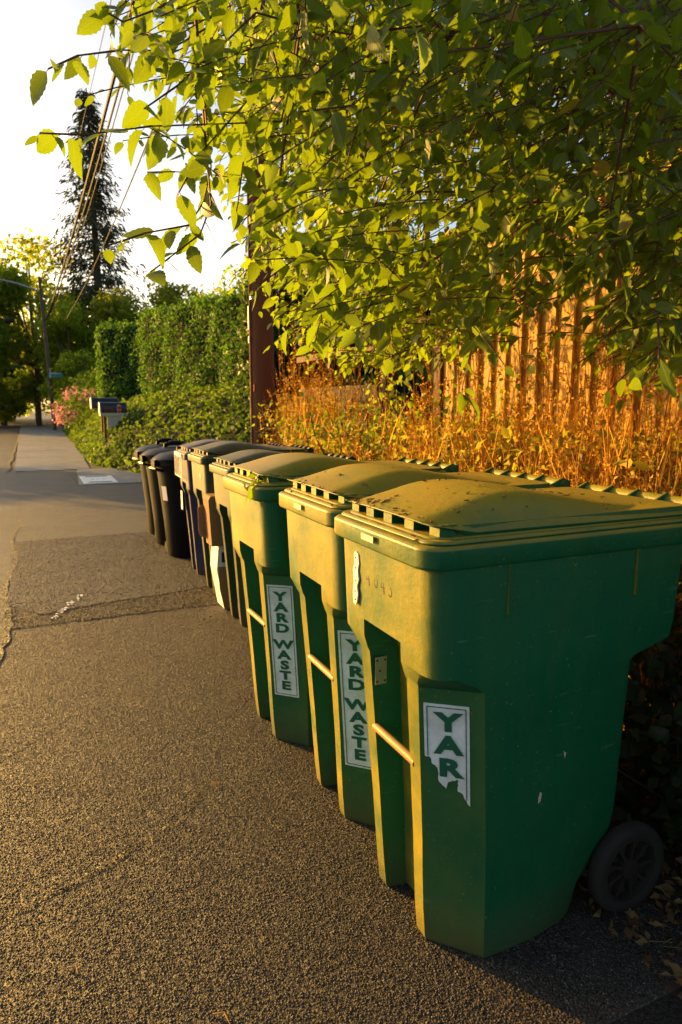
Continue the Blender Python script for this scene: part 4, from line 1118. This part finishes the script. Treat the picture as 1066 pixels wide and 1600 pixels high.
# ------------------------------------------------------------------ pink rose bush, mailboxes
t = empty('flowering_bush', (2.0, 29.5, .2)); tag(t, 'pink flowering bush at the edge of the ivy bank', 'bush')
lf = Leaves(); fl = Leaves()
n = 2600; u = rand_unit(n) * rng.uniform(.55, 1, (n, 1)) * [1.3, 1.5, .95] + [0, 0, 1.0]
lf.add(LEAF_LOW, u, rng.normal(size=(n, 3)), rand_unit(n) + [0, 0, .7], rng.uniform(.08, .13, n)); lf.build('foliage', M['ivy'], t)
c = rand_unit(70) * rng.uniform(.85, 1.06, (70, 1)) * [1.3, 1.5, .95] + [0, 0, 1.0]; c = c[(c[:, 0] < .7) | (c[:, 2] > 1.2)]
for cc in c[:30]:
    n = 26; fl = Leaves(); q = cc + rng.normal(size=(n, 3)) * .10
    fl.add(LEAF_IVY, q, rng.normal(size=(n, 3)), rand_unit(n), rng.uniform(.05, .09, n))
    fl.build('flower', M['pink'], t)

def mailbox(label, loc, L, W, H, post, flagged):
    t = empty('mailbox', loc); tag(t, label, 'mailbox', 'mailboxes in the ivy')
    def arch(x, k=1.0):
        P = [(x, -W / 2 * k, 0), (x, -W / 2 * k, H * .5)] + [(x, W / 2 * k * math.cos(rad(180 - a)), H * .5 + H * .5 * k * math.sin(rad(a))) for a in range(20, 180, 20)] + [(x, W / 2 * k, H * .5), (x, W / 2 * k, 0)]
        return P
    mb = MB(); mb.loft([arch(0), arch(L)]); mb.build('box', M['mailbox'], t, True, .006)
    mb = MB(); mb.loft([arch(-.035, 1.04), arch(-.002, 1.04)]); dr = mb.build('door', M['metal'], t, True, .006)
    if flagged:
        mb = MB(); mb.tube([(.08, -W / 2 - .008, H * .42), (.25, -W / 2 - .008, H * .44), (.27, -W / 2 - .008, H * .2)], .010, 6); mb.build('flag', M['red'], t)
    return t
MX, MYY = 1.46, 17.4
mb_near = mailbox('black mailbox with two red reflectors on a cream tray in the ivy', (MX, MYY, 1.20), .60, .26, .26, True, True)
mb = MB()
mb.poly([(MX + .37 - MX, -.15, -.03), (.46, -.15, -.03), (.46, -.15, .17), (.44, -.15, .20), (.39, -.15, .20), (.37, -.15, .17)], (0, .012, 0)); rp = mb.build('reflector_plate', M['cream'], mb_near)
for z in (.035, .125):
    mb = MB(); mb.lathe([(.042, 0), (.04, .006), (.02, .010)], 16, Matrix.Translation((.415, -.151, z)) @ Matrix.Rotation(rad(90), 4, 'X')); mb.build('reflector', M['red'], rp, True)
mb = MB(); mb.box(-.03, .62, -.22, .16, -.075, -.005); mb.build('tray', M['cream'], mb_near, False, .008)
mb = MB(); mb.box(.13, .46, -.20, -.10, -.36, -.076); mb.box(.24, .25, -.206, -.2005, -.35, -.08); mb.box(.345, .355, -.206, -.2005, -.35, -.08); mb.build('newspaper_holder', M['cream'], mb_near, False, .006)
mb = MB(); mb.box(.05, .11, -.06, .0, -1.2, -.076); mb.build('post', M['postwood'], mb_near)
mb_far = mailbox('second black mailbox half hidden behind the cream tray mailbox', (MX - .12, MYY + .95, 1.30), .62, .26, .28, True, True)
mb = MB(); mb.box(.2, .28, -.04, .04, -1.3, -.002); mb.build('post', M['postwood'], mb_far)

# ------------------------------------------------------------------ background trees, car
def tree(label, x, y, h, cw, n, L, m, z0=.25, group='trees at the end of the street', name='broadleaf_tree', clumps=34, seed=0, flat=1.0, trunk_r=.22, suntop=None, sun_frac=0.0):
    g = np.random.default_rng(seed + 100)
    t = empty(name, (x, y, 0)); tag(t, label, 'tree', group)
    mb = MB(); mb.tube([(0, 0, -.2), (.1, 0, h * .3), (0, .1, h * .6), (.1, 0, h * .85)], [trunk_r, trunk_r * .8, trunk_r * .5, trunk_r * .2], 8)
    cs = []
    for k in range(clumps):
        u = g.normal(size=3); u /= np.linalg.norm(u); rr = g.uniform(.15, 1) ** .45 * .85
        zc = h * (z0 + (1 - z0) * .5) + u[2] * rr * h * (1 - z0) * .5
        c = np.array([u[0] * rr * cw, u[1] * rr * cw * flat, zc]); cs.append((c, g.uniform(.20, .40) * cw))
        mb.tube([(0, 0, h * .3), tuple(c * [.5, .5, .8]), tuple(c)], [trunk_r * .35, trunk_r * .2, .02], 5)
    mb.build('trunk', M['bark'], t, True)
    lf = Leaves()
    for c, r in cs:
        k = int(n * .55) // clumps; v = rand_unit(k); q = c + v * r * (rng.uniform(.3, 1.05, (k, 1)) ** .6) * [1, 1, .75]
        mi = ((q[:, 2] > h * (1 - sun_frac)) & (rng.random(k) < .8)).astype(int) if suntop else np.zeros(k, int)  # uppermost leaves take the painted sunlit colour
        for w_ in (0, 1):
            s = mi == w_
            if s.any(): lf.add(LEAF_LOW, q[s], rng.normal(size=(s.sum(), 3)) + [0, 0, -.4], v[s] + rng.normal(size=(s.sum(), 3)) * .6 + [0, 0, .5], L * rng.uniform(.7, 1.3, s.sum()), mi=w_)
    lf.build('crown', [m, suntop or m], t)
tree('round tree with painted sunlit top left of the conifer', .2, 52, 13.2, 4.6, 22000, .36, M['tree'], .12, seed=1, suntop=M['suntree'], sun_frac=.14)
tree('dark leaning tree over the street at the left edge', -4.6, 50, 11.0, 4.2, 20000, .36, M['tree'], .10, seed=2)
tree('tree with painted sunlit top below the conifer', 5.0, 47, 9.4, 3.6, 18000, .32, M['tree'], .08, seed=3, suntop=M['suntree'], sun_frac=.30)
tree('dark green tree filling the gap behind the distant pole', 2.2, 45, 8.2, 3.0, 16000, .30, M['tree'], .05, seed=4)
tree('low dark tree by the street bend', -2.6, 60, 6.2, 4.0, 14000, .34, M['laurel'], .05, seed=5)
tree('tree with painted sunlit top behind the farther hedge', 8.6, 46, 9.6, 3.4, 14000, .30, M['tree'], .1, seed=6, suntop=M['suntree'], sun_frac=.35)
tree('small leaved tree behind the nearer hedge left of the brown pole', 6.6, 19.5, 6.8, 2.2, 12000, .16, M['tree'], .25, seed=7, trunk_r=.14)
tree('bushy tree behind the dark laurel hedge', 7.0, 14.5, 6.2, 2.4, 12000, .14, M['leafsmall'], .25, seed=8, trunk_r=.14)
tree('low round bush at the far bend of the pavement', 4.2, 36.5, 4.6, 2.4, 10000, .22, M['tree'], .02, seed=9)
tree('tall green bush beside the street sign', 2.5, 41, 5.0, 1.7, 8000, .2, M['tree'], .02, seed=10)

tree('wide bushy tree beside the road bend at the left edge', -9.0, 58, 8.5, 4.5, 16000, .36, M['tree'], .03, seed=11)
tree('unseen tree added left of the road to shade the pavement', -9.6, 29, 6.2, 2.5, 5000, .24, M['tree'], .25, seed=12)  # out of view, added to cast shade on the far pavement
tree('broad green tree closing the view where the street bends', -3.0, 76, 9.0, 5.5, 12000, .45, M['tree'], .0, seed=14)
tree('wide green tree behind the distant lamp pole', 3.5, 66, 10.0, 5.0, 14000, .42, M['tree'], .0, seed=15)
tree('green bush at the kerb in front of the bend', -2.0, 52, 3.4, 2.2, 6000, .28, M['tree'], .0, seed=16)
t = empty('conifer_tree', (4.6, 52, 0)); tag(t, 'tall dark conifer rising above the trees with painted sunlit tops', 'tree')
H_ = 22.6
mb = MB(); mb.tube([(0, 0, 0), (.05, 0, 10), (0, 0, H_)], [.42, .28, .03], 10); mb.build('trunk', M['bark'], t, True)
lf = Leaves(); A = []; Bq = []
for k in range(340):
    z = 3 + (H_ - 3.2) * (k / 340) ** .95; az = k * 2.4 + rng.normal() * .4
    R_ = (4.7 * (1 - z / H_) ** .85 + .25) * rng.uniform(.5, 1.2)
    o = np.array([math.cos(az), math.sin(az), -.22 + rng.normal() * .12]); a = np.array([0, 0, z]); e = a + o * R_; e[2] += .10 * R_
    A.append(a); Bq.append(e)
    m_ = int(14 + 38 * R_ / 3); tq = rng.uniform(.2, 1.02, m_)[:, None]; q = a + (e - a) * tq + rng.normal(size=(m_, 3)) * [.10, .10, .12] * (1 + R_ * .3)
    sd_ = np.cross(o, [0, 0, 1.]); D = o * .8 + sd_ * rng.normal(size=(m_, 1)) * .9 + [0, 0, -.35] + rng.normal(size=(m_, 3)) * .25
    lf.add(LEAF_BLADE, q, D, rand_unit(m_) * .6 + [0, 0, 1], rng.uniform(.25, .6, m_))
lf.sticks(A, Bq, .04, .01, 1)
lf.build('crown', [M['conifer'], M['bark']], t)

t = empty('parked_car', (-4.6, 66, 0), rad(90)); tag(t, 'grey car parked far down the street under the trees', 'car')
def carsec(x, hw, z0, z1, k=.82): return [(x, -hw, z0), (x, hw, z0), (x, hw, z0 + (z1 - z0) * .55), (x, hw * k, z1), (x, -hw * k, z1), (x, -hw, z0 + (z1 - z0) * .55)]
mb = MB(); mb.loft([carsec(-2.1, .75, .35, .75), carsec(-1.9, .85, .25, .88), carsec(-.9, .88, .22, .98), carsec(1.2, .88, .22, .98), carsec(2.0, .84, .25, .95), carsec(2.1, .78, .35, .85)]); mb.build('body', M['carpaint'], t, True, .03)
mb = MB(); mb.loft([[(-1.0, -.8, .97), (-1.0, .8, .97), (1.9, .8, .97), (1.9, -.8, .97)], [(-.35, -.62, 1.45), (-.35, .62, 1.45), (1.3, .62, 1.45), (1.3, -.62, 1.45)]]); mb.build('cabin', M['glass'], t, True, .03)
for x in (-1.3, 1.3):
    for s in (-1, 1):
        mb = MB(); mb.lathe([(.2, -.1), (.31, -.1), (.32, 0), (.31, .1), (.2, .1)], 20, Matrix.Translation((x, s * .80, .32)) @ Matrix.Rotation(rad(90), 4, 'X')); mb.build('wheel', M['tyre'], t, True)
